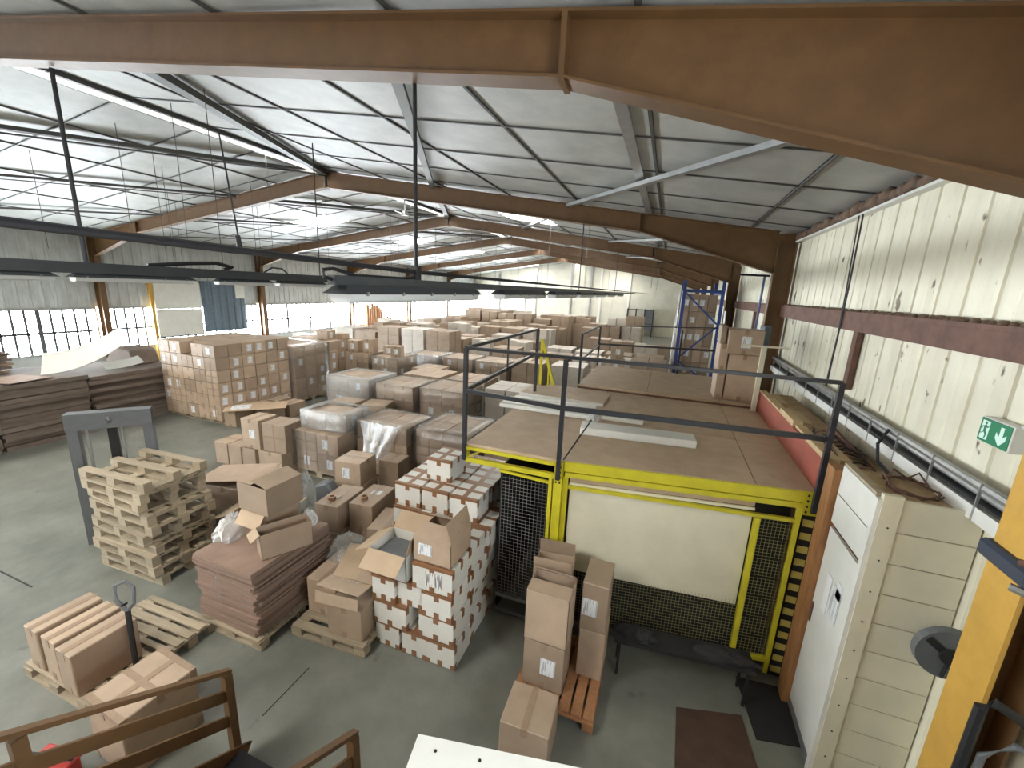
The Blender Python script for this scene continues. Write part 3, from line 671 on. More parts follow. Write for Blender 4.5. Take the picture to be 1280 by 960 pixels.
for k in range(5):
    ys = [3.90, 4.36, 4.82] if k % 2 == 0 else [3.88, 4.34, 4.80]
    for j, y in enumerate(ys):
        if k == 4: continue
        white('white taped carton, %s, %s back along cage side of white stack' % (('lowest row', 'second row up', 'third row up', 'fourth row up')[k], ORD[j + 1]), -1.90 + rnd.uniform(-.02, .02), y, k * H, .38, .45)
for i, x in enumerate((-2.86, -2.46, -2.06)):
    for j, y in enumerate((4.37, 4.80, 5.2)):
        if i == 0 and j == 2: continue
        white('white taped carton on upper tier, %s from window side, %s row back' % (ORD[i], ORD[j]), x, y, 4 * H, .39, .43)
for i, x in enumerate((-2.86, -2.46)):
    for k in (2, 3):
        white('white taped carton beneath upper tier, %s from window side, %s' % (ORD[i], ('lower', 'higher')[k - 2]), x, 4.3, k * H, .39, .43)
for i, x in enumerate((-2.80, -2.42)):
    for k in (0, 1): white('white carton low inside the white stack, %s from windows, %s' % (ORD[i], ('lowest', 'second up')[k]), x, 4.3, k * H, .38, .43)
white('single white carton crowning the white stack', -2.56, 4.62, 5 * H, .36, .44, .30, -.02)
# open cartons -------------------------------------------------------
def open_carton(label, x, y, z, w, d, h, rz, flaps, m=None, minner=None, group=None, front_label=False, tilt=None):
    """Open carton: walls and floor in one mesh, each flap its own part. flaps: {'f','b','l','r': degrees from closed (0) to hanging outside (270)}."""
    m = m or M_CARD; mi = minner or M_CARDIN; t = .006
    b = MB(); b.box(-w / 2, w / 2, -d / 2, -d / 2 + t, 0, h).box(-w / 2, w / 2, d / 2 - t, d / 2, 0, h).box(-w / 2, -w / 2 + t, -d / 2, d / 2, 0, h).box(w / 2 - t, w / 2, -d / 2, d / 2, 0, h).box(-w / 2, w / 2, -d / 2, d / 2, 0, t)
    o = b.obj('open_carton', m, None, (x, y, z), rz); tag(o, label, 'carton', group)
    if tilt: o.rotation_euler = (tilt[0], tilt[1], rz)
    for s, a in flaps.items():
        L, F = (w, min(d, w) * .5) if s in 'fb' else (d, min(d, w) * .5)
        me = MB().box(-L / 2 + .006, L / 2 - .006, 0, F, -t / 2, t / 2).mesh('flap', mi)
        f = link('flap', me, o)
        base = {'f': (0, -d / 2 + .002, h + .003), 'b': (0, d / 2 - .002, h + .003), 'l': (-w / 2 + .002, 0, h + .003), 'r': (w / 2 - .002, 0, h + .003)}[s]
        yaw = {'f': 0, 'b': math.pi, 'l': -math.pi / 2, 'r': math.pi / 2}[s]
        f.matrix_local = Matrix.Translation(base) @ Matrix.Rotation(yaw, 4, 'Z') @ Matrix.Rotation(math.radians(a), 4, 'X')
    if front_label: link('shipping_label', label_mesh(.16, .13, 'y'), o, (-.08, -d / 2 - .002, h * .55))
    return o
oc = open_carton('white printed carton with wide open brown flaps on the white stack', -2.50, 3.46, .9, .47, .44, .3, 0, {'f': 215, 'l': 205, 'r': 105, 'b': 140}, M_CARDW, M_CARDIN, WG)
link('printed_lines', label_mesh(.20, .17, 'y', M_PRINT), oc, (.0, -.2225, .15))
link('dark_contents', MB().box(-.2, .2, -.19, .19, .0, .2).mesh('dark_contents', M_GREYP), oc)
open_carton('brown labelled carton half closed on the front of white stack', -1.97, 3.50, 1.2, .44, .46, .27, .0, {'f': 12, 'b': 30, 'r': 75}, M_CARD, M_CARD, None, True)
# ================================================================== FLATTENED CARDBOARD ON PALLET
pallet('pale wooden pallet under the tall stack of flattened cartons', -4.2, 3.2, 0, 0, .92, 1.15)
fst = thing('flattened_carton_stack', 'tall stack of flattened reddish cartons strapped on a pallet', 'cardboard stack', (-4.2, 3.2, .144))
r_ = random.Random(3); z = 0; off = 0
fme = {}
for i in range(26):
    h_ = .031; off = .55 * off + r_.uniform(-.022, .022); 
    o = ubox('flattened_carton', M_CARDF, -.46 + off + r_.uniform(-.012, .012), .43 + off + r_.uniform(-.02, .02), -.54 + r_.uniform(-.02, .02), .54, z, z + h_ - .003, fst); z += h_
    o.rotation_euler = (0, r_.uniform(-.012, .012), r_.uniform(-.03, .03))
for zz in (.42, .62, .77): MB().tube([(-.1, -.575, zz - .12), (-.12, -.57, zz), (-.05, -.575, zz + .03), (-.04, -.57, zz - .1)], .004, 5).obj('strap', M_BAGD, fst)
ZT = .144 + z
# cartons on it
open_carton('open carton lying nearest the edge on the flattened stack', -3.84, 3.145, ZT + .003, .22, .53, .30, -.49, {'f': 215}, M_CARD, M_CARDIN)
open_carton('open carton beneath the large lidded one on flattened stack', -4.30, 3.38, ZT + .003, .40, .46, .36, -.04, {'f': 235}, M_CARD, M_CARDIN)
open_carton('large tan carton with one lifted lid on the flattened stack', -4.24, 3.34, ZT + .372, .49, .48, .34, -.04, {'l': 2, 'r': 14}, M_CARD, M_CARD)
def crumple(name, label, cat, cx, cy_, cz, rx, ry, rz_, m, seed, n=18, k=9, rough=.25, flat=False):
    """Crumpled sheet or bag: an uneven shell with its own folds."""
    q = random.Random(seed); b = MB(); ph = [(q.uniform(0, 6.28), q.randint(2, 6), q.uniform(.3, 1)) for _ in range(6)]
    for i in range(k + 1):
        th = math.pi * .5 * i / k
        for j in range(n):
            a = 2 * math.pi * j / n
            f = 1 + rough * sum(w * math.sin(c * a + p + 3 * th) for p, c, w in ph) / 3 + q.uniform(-.06, .06)
            b.v.append((rx * math.cos(a) * math.cos(th * .98) * f, ry * math.sin(a) * math.cos(th * .98) * f, rz_ * (math.sin(th) * (1 + q.uniform(-.12, .12)))))
    for i in range(k):
        for j in range(n): b.f.append((i * n + j, i * n + (j + 1) % n, (i + 1) * n + (j + 1) % n, (i + 1) * n + j))
    return tag(b.obj(name, m, None, (cx, cy_, cz)), label, cat)
crumple('plastic_bag', 'crumpled white plastic film lying on the flattened carton stack', 'plastic bag', -4.62, 3.12, ZT + .005, .16, .24, .24, M_BAG, 5)
crumple('plastic_bag', 'small clear plastic clump behind the open cartons', 'plastic bag', -3.98, 3.62, ZT + .005, .10, .10, .20, M_BAG, 8)
crumple('plastic_bag', 'grey plastic bag standing in front of the dark wrapped load', 'plastic bag', -5.30, 4.80, .0, .20, .20, .85, M_BAGD, 12)
tag(MB().prism([(-.14, 0), (.14, 0), (.18, .7), (.05, .86), (-.16, .78)], 'y', -.1, .1).obj('grey_sack', M_GREYP, None, (-4.84, 4.80, 0), .2, bevel=.03), 'dark grey sack standing beside the grey plastic bag', 'sack')
# ================================================================== SMALL PALLET WITH LOOSE CARDBOARD
pallet('pale wooden pallet under the cartons beside the white stack', -3.16, 3.42, 0, .06, .95, .9)
carton('low brown carton at the back of the small pallet', -3.42, 3.50, .144, .42, .62, .46, .06)
carton('low brown carton at the aisle edge of small pallet', -2.95, 3.28, .144, .46, .5, .40, .06, labels='s')
carton('rear brown carton on the small pallet near white stack', -2.95, 3.72, .144, .44, .36, .44, .06)
fl = thing('collapsed_carton', 'torn collapsed carton leaning over the cartons on small pallet', 'carton', (-3.02, 3.30, .67), .12)
MB().box(-.26, .26, -.30, -.02, 0, .012).obj('panel', M_CARD, fl).rotation_euler = (-.25, .05, 0)
MB().box(-.24, .06, -.02, .44, .02, .034).obj('panel', M_CARDIN, fl).rotation_euler = (.32, .0, .12)
MB().box(.05, .27, -.02, .40, .03, .044).obj('panel', M_CARD, fl).rotation_euler = (.36, .06, -.05)
MB().box(-.26, .26, -.31, -.30, -.13, .0).obj('panel', M_CARD, fl).rotation_euler = (-.1, 0, 0)
tn = MB(); q = random.Random(2)
for i in range(14):
    x = -.26 + i * .03; tn.poly([(x, -.02, .01), (x + .03, -.02, .01), (x + .02 + q.uniform(-.01, .01), -.06 - q.uniform(0, .04), .05 + q.uniform(-.02, .02))], [(0, 1, 2)])
tn.obj('torn_edge', M_PAPER, fl)
crumple('plastic_sheet', 'clear plastic sheet bunched over the back of small pallet', 'plastic sheet', -3.42, 3.68, .612, .24, .22, .30, M_BAGD, 21)
# ================================================================== PALLET STACK
for i in range(10):
    fl_ = i == 9
    pallet('wooden pallet, topmost of the stack, runners facing up' if fl_ else 'wooden pallet, %s from the floor, in the pallet stack' % (ORD[i] if i else 'lowest'), -6.42 + rnd.uniform(-.05, .05) + (.0 if i < 6 else -.03), 3.24 + rnd.uniform(-.03, .03), i * .1445, rnd.uniform(-.03, .03) + (-.05 if i % 3 == 1 else 0.03), flip=fl_ or i in (7, 4), group='pallets of the tall pallet stack')
# cartons and sheets around it
open_carton('large dark open carton with flaps behind the pallet stack', -5.38, 4.04, 0, .6, .6, .62, .2, {'l': 200, 'f': 230, 'r': 160}, M_CARD, M_CARDIN)
carton('brown carton on the floor behind the pallet stack', -6.55, 4.6, 0, .8, .7, .62, .1)
o = MB().box(-.55, .55, -.35, .35, 0, .012).obj('cardboard_sheet', M_CARD, None, (-6.6, 4.62, .64), .3); o.rotation_euler = (.0, -.1, .3); o.location.z = .70
tag(o, 'flat brown sheet slanting over the carton behind the pallet stack', 'cardboard')
# ================================================================== STACKER MAST
ms = thing('stacker_mast', 'dark grey lift truck mast frame behind the pallet stack', 'lift truck', (-7.68, 3.10, 0), .88)
def mbx(n, m, *a, **k): return ubox(n, m, *a, ms, **k)
mbx('mast_post', M_GREYP, -.06, .06, -.07, .07, 0, 2.02); mbx('mast_post', M_GREYP, .76, .88, -.07, .07, 0, 2.02); mbx('inner_post', M_DARK, .36, .46, -.04, .04, 0, 1.8)
mbx('top_beam', M_GREYP, -.06, .88, -.09, .09, 1.78, 2.02); mbx('lower_beam', M_GREYP, -.02, .84, -.06, .06, .7, .85)
MB().box(.07, .35, -.006, .006, .86, 1.76).obj('guard_screen', M_FILM, ms); MB().box(.47, .75, -.006, .006, .86, 1.76).obj('guard_screen', M_FILM, ms)
mbx('inner_rail', M_GALV, .12, .15, -.02, .02, .85, 1.78); mbx('inner_rail', M_GALV, .50, .52, -.02, .02, .85, 1.78)
MB().tube([(.4, -.1, 1.95), (.42, -.12, 1.90), (.39, -.12, 1.88)], .02, 6).obj('hook', M_GALV, ms)
mbx('chassis', M_GREYP, -.10, .92, .08, .42, .03, .55)
# ================================================================== FRONT LEFT: PALLET WITH LONG CARTONS, PALLET TRUCK
pallet('pale wooden pallet under three long cartons beside stairs', -5.10, 1.84, 0, 0, 1.02, .54, group='low pallets by the stairs')
for i, (x, w, lb) in enumerate(((-5.40, .27, 'at the window side'), (-5.09, .28, 'in the middle'), (-4.78, .29, 'at the pallet truck side'))):
    carton('long taped tan carton %s of the low pallet' % lb, x, 1.84 - (.03 if i == 2 else 0), .146, w - .03, .52, .46, -.03, tape='long', group='long cartons on the low pallet', jit=.004)
pallet('weathered flat pallet lying behind the pallet truck handle', -4.99, 2.40, 0, .03, 1.04, .50, group='low pallets by the stairs')
pt = thing('pallet_truck', 'hand pallet truck with dark looped handle among the cartons', 'pallet truck', (-4.42, 1.84, 0))
MB().tube([(0, .05, .2), (-.05, .08, .62), (-.08, .10, .84)], .024, 8).obj('tow_bar', M_DARK, pt)
MB().tube([(-.08, .10, .84), (-.05, .14, .90), (-.10, .18, 1.03), (-.17, .16, 1.09), (-.22, .10, 1.07), (-.17, .07, .95), (-.08, .10, .84)], .017, 8).obj('handle_loop', M_GREYP, pt)
MB().tube([(-.08, .10, .92), (-.02, .04, .96)], .012, 6).obj('release_lever', M_DARK, pt)
MB().box(-.08, .08, -.09, .09, .06, .24).obj('pump_body', M_REDP, pt, bevel=.02)
for s in (-1, 1):
    MB().tube([(s * .04 - .018, 0, .065), (s * .04 + .018, 0, .065)], .064, 14).obj('wheel', M_BLACK, pt)
    MB().box(-1.05, -.08, s * .11 - .035, s * .11 + .035, .04, .08).obj('fork', M_REDP, pt)
carton('big taped tan carton on the floor beneath the stair railing', -3.83, 1.66, 0, .52, .56, .60, -.06, tape='cross', tm=M_TAPEC)
rb = thing('red_crate', 'red plastic crate holding a dark tool below the stair railing', 'crate', (-4.05, 1.10, 0), .2)
MB().box(-.15, .15, -.12, .12, 0, .26).box(-.17, .17, -.14, .14, .26, .29).obj('crate_body', M_REDP, rb, bevel=.01)
tag(MB().tube([(-.16, -.02, .33), (.02, .04, .34)], .035, 8, .03).tube([(.02, .04, .34), (.16, .09, .34)], .012, 8).obj('hand_tool', M_DARK, None, (-4.05, 1.10, -.02)), 'dark handled hand tool lying on the red crate', 'tool')
# ================================================================== STAIRS
S = .64; ST = thing('staircase', 'ochre painted steel stairs with tubular handrails leading up', 'stairs', (0, 0, 0))
XA, XB, YS = -2.94, -1.70, 1.78
def rail(x, nm):
    sw = .045
    MB().bar((x, YS + .03, .93), (x, YS - 3.4, .93 + S * 3.43), .05, .03).obj('handrail', M_FRAME, ST)
    MB().bar((x, YS, .72), (x, YS - 3.4, .72 + S * 3.4), .02, .09).obj('mid_rail', M_FRAME, ST)
    MB().bar((x, YS, .47), (x, YS - 3.4, .47 + S * 3.4), .02, .09).obj('lower_rail', M_FRAME, ST)
    for i in range(4):
        y = YS - i * 1.05; z = S * i * 1.05
        MB().box(x - .03, x + .03, y - .03, y + .03, z, z + .92).obj('post', M_FRAME, ST)
rail(XA, 'l'); rail(XB, 'r')
for x in (XA + .04, XB - .04): MB().bar((x, YS + .05, .06), (x, YS - 3.4, .06 + S * 3.45), .02, .2).obj('stringer', M_FRAME, ST)
for i in range(11): MB().box(XA + .06, XB - .06, YS - .31 * i - .26, YS - .31 * i, .19 * (i + 1) - .03, .19 * (i + 1)).obj('tread', M_DARK, ST)
# white counter below the camera with screwed top board
ct = thing('white_counter', 'white boarded cupboard top with a row of screws below', 'counter', (-.84, 1.28, 0), .197)
MB().box(.03, 1.32, -1.0, -.03, 0, 1.975).obj('body', M_WHITE, ct); MB().box(0, 1.35, -1.03, 0, 1.978, 2.0).obj('top_board', M_WHITE, ct)
for i in range(6): MB().tube([(.10 + .20 * i, -.055, 1.999), (.10 + .20 * i, -.055, 2.003)], .007, 8).obj('screw', M_BLACK, ct)
# ================================================================== MEZZANINE OVER THE CAGE
def fy(x): return 4.18 + (0.145 * (x + .9) if x > -.9 else 0)      # the front line
MZ = thing('mezzanine_platform', 'chipboard decked mezzanine with dark railings over the yellow caged front', 'platform', (0, 0, 0))
for x0, x1, y1 in ((-2.05, -.885, 7.72), (-.875, 1.02, 7.72), (1.03, 1.555, 7.72)):
    for a, b in ((0, 5.85), (5.86, y1)):
        ya, yb = (fy(x0), fy(x1)) if a == 0 else (a, a)
        MB().poly([(x0, ya, 2.165), (x1, yb, 2.165), (x1, b, 2.165), (x0, b, 2.165), (x0, ya, 2.2), (x1, yb, 2.2), (x1, b, 2.2), (x0, b, 2.2)],
                  [(3, 2, 1, 0), (4, 5, 6, 7), (0, 1, 5, 4), (1, 2, 6, 5), (2, 3, 7, 6), (3, 0, 4, 7)]).obj('deck_board', M_CHIP, MZ)
MB().box(-2.03, -.98, 4.20, 4.26, 2.11, 2.163).obj('deck_edge', M_GREYP, MZ)
for x0, x1 in ((-1.45, -.2), (-.19, 1.0), (1.01, 1.6)): MB().box(x0, x1, 7.74, 10.1, 2.23, 2.27).obj('upper_deck_board', M_CHIP, MZ)
MB().box(-1.45, 1.6, 7.73, 7.80, 2.1, 2.228).obj('step_edge', M_GIRT, MZ)
MB().box(-1.45, 1.6, 10.0, 10.1, 2.1, 2.228).obj('step_edge', M_GIRT, MZ)
for x in (-2.0, -1.4, 1.5):
    for y in ((7.65,) if x < -1.5 else (7.9, 9.9)): MB().box(x - .05, x + .05, y - .05, y + .05, 0, 2.165 if x < -1.5 else 2.228).obj('support_post', M_YEL, MZ)
def Pf(x, z, dy=0.0): return (x, fy(x) + dy, z)
MB().bar(Pf(-.86, 2.14), Pf(1.46, 2.14), .05, .11).obj('front_beam', M_YEL, MZ)
MB().bar(Pf(-2.05, 2.145), Pf(-.95, 2.145), .05, .04).obj('front_beam', M_YEL, MZ)
MB().box(-2.06, -2.03, 4.17, 4.23, 1.97, 2.16).obj('hanger_post', M_YEL, MZ)
MB().box(-.955, -.865, 4.12, 4.21, 0, 2.19).obj('cage_post', M_YEL, MZ)
rp = MB(); 
bx_ = 1.525; rp.poly([(1.45, 4.50, 1.95), (1.60, 4.52, 1.95), (1.60, 4.53, 1.95), (1.45, 4.51, 1.95), (1.45, 4.50, 2.2), (1.60, 4.52, 2.2), (1.60, 4.53, 2.2), (1.45, 4.51, 2.2)], [(3, 2, 1, 0), (4, 5, 6, 7), (0, 1, 5, 4), (1, 2, 6, 5), (2, 3, 7, 6), (3, 0, 4, 7)])
rp.obj('bolt_plate', M_YEL, MZ)
hm = MB().box(-.009, .009, -.003, .003, -.011, .011).mesh('bolt_hole', M_BLACK)
for i in range(4):
    for s in (0, 1):
        link('bolt_hole', hm, MZ, (1.495 + .06 * s, 4.503 + .008 * s, 1.985 + .058 * i))
        link('bolt_hole', hm, MZ, (-.93 + .04 * s, 4.119, 1.96 + .06 * i))
# railing
RL = link('guard_railing', None, MZ, label='dark grey tubular guard railing')
for x, y, z0, z1 in ((-2.06, 4.15, 2.0, 3.33), (-.91, 4.10, 2.0, 3.32), (1.545, 4.475, 2.0, 3.30), (-2.04, 6.84, 2.2, 3.34)):
    MB().box(x - .022, x + .022, y - .022, y + .022, z0, z1).obj('post', M_RAIL, RL)
MB().box(-2.05, -2.03, 5.42, 5.44, 2.84, 3.33).obj('short_post', M_RAIL, RL)
MB().bar((-2.06, 4.15, 3.33), (1.545, 4.475, 3.30), .04, .035).obj('top_rail', M_RAIL, RL)
MB().bar((-2.06, 4.15, 2.84), (-.91, 4.10, 2.81), .035, .045).obj('mid_rail', M_RAIL, RL)
MB().bar((-.91, 4.10, 2.81), (1.545, 4.475, 2.76), .035, .05).obj('mid_rail', M_RAIL, RL)
MB().bar((-2.06, 4.15, 3.33), (-2.04, 6.84, 3.34), .04, .035).obj('top_rail', M_RAIL, RL)
MB().bar((-2.06, 4.15, 2.84), (-2.04, 6.84, 2.93), .035, .045).obj('mid_rail', M_RAIL, RL)
MB().bar((-.88, 4.2, 2.2), (-.70, 4.75, 2.52), .012, .012).obj('stay', M_RAIL, RL)
RB = link('rear_railing', None, MZ, label='thin dark rear railing')
for x, y, z0, z1 in ((-1.45, 7.78, 2.2, 3.22), (-1.46, 10.06, 2.27, 3.22), (.35, 10.06, 2.27, 3.25)): MB().box(x - .02, x + .02, y - .02, y + .02, z0, z1).obj('post', M_RAIL, RB)
for a, b, r_ in (((-1.45, 7.78, 3.22), (-1.46, 10.06, 3.22), .03), ((-1.46, 10.06, 3.22), (1.2, 10.06, 3.36), .022), ((-1.46, 10.06, 2.79), (1.25, 10.06, 2.86), .04), ((-1.45, 7.78, 2.72), (-1.46, 10.06, 2.76), .03)):
    MB().bar(a, b, r_, r_).obj('rail', M_RAIL, RB)
# cage front
CG = link('cage_front', None, MZ, label='yellow framed cage front with cream panel')
def fbar(x0, z0, x1, z1, w, h, n, m=M_YEL, dy=0.0): return MB().bar(Pf(x0, z0, dy), Pf(x1, z1, dy), w, h).obj(n, m, CG)
fbar(-.85, 2.045, 1.46, 2.045, .05, .055, 'frame_tube'); fbar(-.835, .02, -.835, 2.02, .05, .045, 'frame_tube'); fbar(1.445, .04, 1.445, 2.02, .045, .045, 'frame_tube')
fbar(-.81, 1.90, 1.42, 1.87, .04, .035, 'frame_tube'); fbar(1.09, .25, 1.09, 1.85, .05, .07, 'frame_tube'); fbar(1.1, .20, 1.42, .20, .04, .05, 'frame_tube'); fbar(-.85, .13, 1.44, .08, .03, .03, 'bottom_rail', M_GREYP)
MB().poly([Pf(-.79, .86, .03), Pf(1.05, .78, .03), Pf(1.05, 1.86, .03), Pf(-.79, 1.885, .03), Pf(-.79, .86, .05), Pf(1.05, .78, .05), Pf(1.05, 1.86, .05), Pf(-.79, 1.885, .05)],
          [(0, 1, 2, 3), (7, 6, 5, 4), (0, 4, 5, 1), (1, 5, 6, 2), (2, 6, 7, 3), (3, 7, 4, 0)]).obj('cream_panel', M_CREAM, CG)
fbar(-.8, 1.975, 1.06, 1.975, .02, .075, 'brown_board', M_CHIP, .06); fbar(-.8, 1.925, 1.06, 1.92, .02, .03, 'pale_batten', M_CREAM, .03)
fbar(-.84, 1.0, 1.44, 1.0, .01, 1.96, 'shade_backing', M_BLACK, .22)  # black sheet put in for the shade inside the cage
def mesh_grid(name, xa, xb, za, zb, st, m, parent, dy=.03, r=.0035):
    b = MB(); x = xa
    while x <= xb + .001: b.bar(Pf(x, za, dy), Pf(x, zb, dy), r, r); x += st
    z = za
    while z <= zb + .001: b.bar(Pf(xa, z, dy + .003), Pf(xb, z, dy + .003), r, r); z += st
    return b.obj(name, m, parent, kind='stuff')
M_WIRE = mat('yellowed_wire', (0.34, 0.32, 0.16), 0.5, metal=0.3)
mesh_grid('wire_mesh', 1.13, 1.43, .24, 1.85, .038, M_WIRE, CG, .01)
mesh_grid('wire_mesh', -.80, 1.06, .12, .84, .038, M_WIRE, CG, .03)
# left bay of the cage
CL = link('mesh_bay', None, MZ, label='narrow bay of dark wire mesh')
def lbar(a, b, w, h, n, m=M_YEL): return MB().bar(a, b, w, h).obj(n, m, CL)
lbar((-2.05, 4.18, 2.0), (-.96, 4.18, 2.0), .05, .055, 'frame_tube'); lbar((-1.62, 4.2, 1.93), (-1.0, 4.2, 1.90), .03, .03, 'frame_tube', M_YEL); MB().box(-1.625, -1.61, 4.25, 7.6, 0.02, 1.95).obj('shade_sheet', M_BLACK, CL)  # black inner sheet added to keep the bay's inside dark
lbar((-1.0, 4.18, .05), (-1.0, 4.18, 1.98), .04, .05, 'frame_tube'); lbar((-1.6, 4.18, .30), (-1.0, 4.18, .30), .04, .05, 'bottom_rail', M_GREYP); lbar((-1.6, 4.18, .08), (-1.0, 4.18, .08), .04, .04, 'bottom_rail', M_GREYP)
lbar((-2.03, 4.24, 2.0), (-1.82, 4.3, 2.14), .02, .02, 'strut')
mesh_grid('wire_mesh', -1.58, -1.03, .33, 1.89, .045, M_GALV, CL, .0)
# hazard post
HZ = thing('hazard_post', 'black post with yellow hazard blocks at the cage corner', 'post', (1.55, 4.575, 0))
MB().box(-.06, .06, -.03, .03, 0, 1.95).obj('black_post', M_BLACK, HZ)
hb = MB().box(-.05, .045, -.034, -.029, 0, .075).mesh('yellow_block', M_CREAM)
hb2 = MB().box(-.05, .045, -.034, -.029, 0, .075).mesh('yellow_block', mat('faded_yellow', (.55, .46, .12), .5))
for i in range(13): link('yellow_block', hb2, HZ, (0, 0, .05 + i * .147))
# dark machine within
mc = thing('caged_machine', 'dark machine housing standing inside the yellow cage', 'machine', (-.2, 6.2, 0))
MB().box(-1.3, 1.2, -.9, 1.0, 0, 1.5).obj('housing', M_DARK, mc, bevel=.03); MB().box(-1.2, -.3, -.5, .5, 1.5, 1.9).obj('hopper', M_DARK, mc, bevel=.02); MB().box(-.1, .9, -.95, -.9, .4, 1.2).obj('cover', M_GREYP, mc)
# bench and mats
bn = thing('low_bench', 'low black bench with thin legs in front of cage', 'bench', (.52, 4.06, 0), .10)
MB().box(-.66, .70, -.12, .14, .40, .44).obj('seat', M_MAT, bn)
for x in (-.6, .64):
    for y in (-.1, .12): MB().box(x - .012, x + .012, y - .012, y + .012, 0, .40).obj('leg', M_BLACK, bn)
q = MB(); r_ = random.Random(9)
tag(crumple('dark_cloth', 'black cloth heaped on the low black bench', 'cloth', .95, 4.09, .44, .26, .11, .09, M_MAT, 31), 'black cloth heaped on the low black bench', 'cloth')
tag(crumple('dark_cloth', 'black bag', 'cloth', .10, 4.02, .44, .20, .10, .10, M_MAT, 33), 'smaller black cloth at the carton end of the bench', 'cloth')
tag(MB().prism([(1.15, 4.36), (1.24, 3.70), (1.62, 3.78), (1.60, 4.40)], 'z', 0.001, .012).obj('rubber_mat', M_MAT), 'black rubber mat lying before the white booth door', 'mat')
tag(MB().prism([(.54, 3.74), (.52, 3.14), (1.22, 3.30), (1.14, 3.90)], 'z', 0.001, .012).obj('carpet_mat', M_MATB), 'dark brown carpet mat on the floor beside the bench', 'mat')
# things on the deck
bd = MB().box(-.72, .72, -.36, .36, 0, .045).obj('flat_panel', M_CHIP, None, (-1.52, 6.98, 2.202), -.03); tag(bd, 'flat brown board with white edge lying behind the white profiles', 'panel'); MB().box(-.725, .725, -.37, -.361, -.0, .047).obj('white_edge', M_WHITE, bd)
for i, (x, y, z, L, w, h, rz) in enumerate(((-1.56, 5.86, 2.202, 1.44, .16, .06, -.01), (-1.55, 6.04, 2.202, 1.40, .14, .06, .01), (-1.60, 6.21, 2.202, 1.38, .15, .06, .02), (-1.57, 5.94, 2.264, 1.36, .14, .055, .03), (-1.5, 6.12, 2.264, 1.30, .13, .055, .0))):
    b = MB().box(-L / 2, L / 2, -w / 2, w / 2, 0, h); b.box(-L / 2 + .01, L / 2 - .01, -w / 2 - .004, w / 2 + .004, h * .35, h * .6)
    tag(b.obj('white_batten', M_WHITE, None, (x, y, z), rz, bevel=.006), 'long white profile, %s, in the bundle lying on mezzanine deck' % ('lower front', 'lower middle', 'lower rear', 'upper front', 'upper rear')[i], 'batten', 'white profiles on the mezzanine')
tag(MB().box(-.68, .72, -.15, .15, 0, .10).obj('white_box_section', M_WHITE, None, (-.22, 5.30, 2.202), .10, bevel=.012), 'thick white boxed profile lying alone near the deck front', 'batten')
tag(MB().box(-.28, .30, -.10, .10, 0, .05).obj('short_white_panel', M_CARDW, None, (-.45, 5.98, 2.202), .02, bevel=.006), 'short white panel lying on deck behind the thick white profile', 'panel')
crumple('plastic_sheet', 'clear plastic scrap tucked at the end of white profiles', 'plastic sheet', -.82, 5.82, 2.202, .10, .12, .10, M_BAG, 44)
yt = thing('yellow_trestle', 'yellow angled steel brackets standing at rear edge of deck', 'bracket', (-2.0, 7.62, 2.2))
MB().box(-.2, -.15, -.02, .02, 0, .88).obj('upright', M_YEL, yt); MB().bar((-.18, 0, .88), (.10, 0, 0), .05, .05).obj('brace', M_YEL, yt); MB().box(-.03, .0, -.02, .02, 0, .33).obj('short_upright', M_YEL, yt)
# cartons on the raised rear deck
for i, (lb, x, y, z, w, d, h) in enumerate((('big lower brown carton on raised deck beside column', 1.31, 8.16, 2.272, .50, .5, .80), ('wide brown carton topping the stack on raised deck', 1.27, 8.14, 3.075, .54, .5, .42), ('narrow carton lowest at window side of raised deck stack', .98, 8.14, 2.272, .14, .5, .50), ('narrow carton midway at window side of raised deck stack', .97, 8.16, 2.775, .15, .5, .46), ('small carton high at window side of raised deck stack', .94, 8.2, 3.238, .10, .44, .30))):
    carton(lb, x, y, z, w, d, h, .02, labels='f' if i == 1 else '', jit=.004)
tag(MB().box(-.05, .05, -.2, .2, 0, .55).obj('teal_panel', M_STEELB, None, (1.64, 8.45, 3.0), bevel=.01), 'teal blue panel beside the carton stack at the column', 'panel')
tag(MB().box(-.035, .035, -.03, .03, 0, 1.05).box(-.30, .34, -.02, .02, 1.05, 1.08).obj('timber_post', M_CREAM, None, (1.50, 7.60, 2.203)), 'pale timber post standing at rear corner of the deck', 'post')
# red board and ledge at the wall
WS = thing('timber_ledge', 'dusty ledge with red board face between deck and cladding wall', 'ledge', (0, 0, 0))
MB().box(1.565, 1.60, 4.58, 7.72, 2.203, 2.52).obj('red_board', M_RED, WS); MB().box(1.60, 2.09, 4.42, 7.9, 2.42, 2.46).obj('shelf_board', M_INSUL, WS)
MB().box(1.62, 2.07, 4.45, 7.8, 0, 2.40).obj('partition', M_WOODO, WS)
q = random.Random(52); y = 4.5; i = 0
while y < 7.6:
    l = q.uniform(.35, .7); x = 1.63 + q.uniform(-.015, .015); h = q.uniform(.06, .13)
    MB().box(x - .05, x + .06, y, y + l - .03, 2.462, 2.462 + h).obj('timber_offcut', M_TIMB, WS, bevel=.004)
    if i % 2 == 0: MB().box(x + .09, x + .19, y + .1, y + .1 + l * .9, 2.462, 2.462 + h * .7).obj('timber_offcut', M_TIMB, WS, bevel=.004)
    y += l; i += 1
MB().bar((1.78, 5.2, 2.47), (1.80, 5.3, 2.72), .04, .02).bar((1.80, 5.3, 2.70), (2.02, 5.0, 2.47), .04, .02).obj('bracket', M_GIRT, WS)
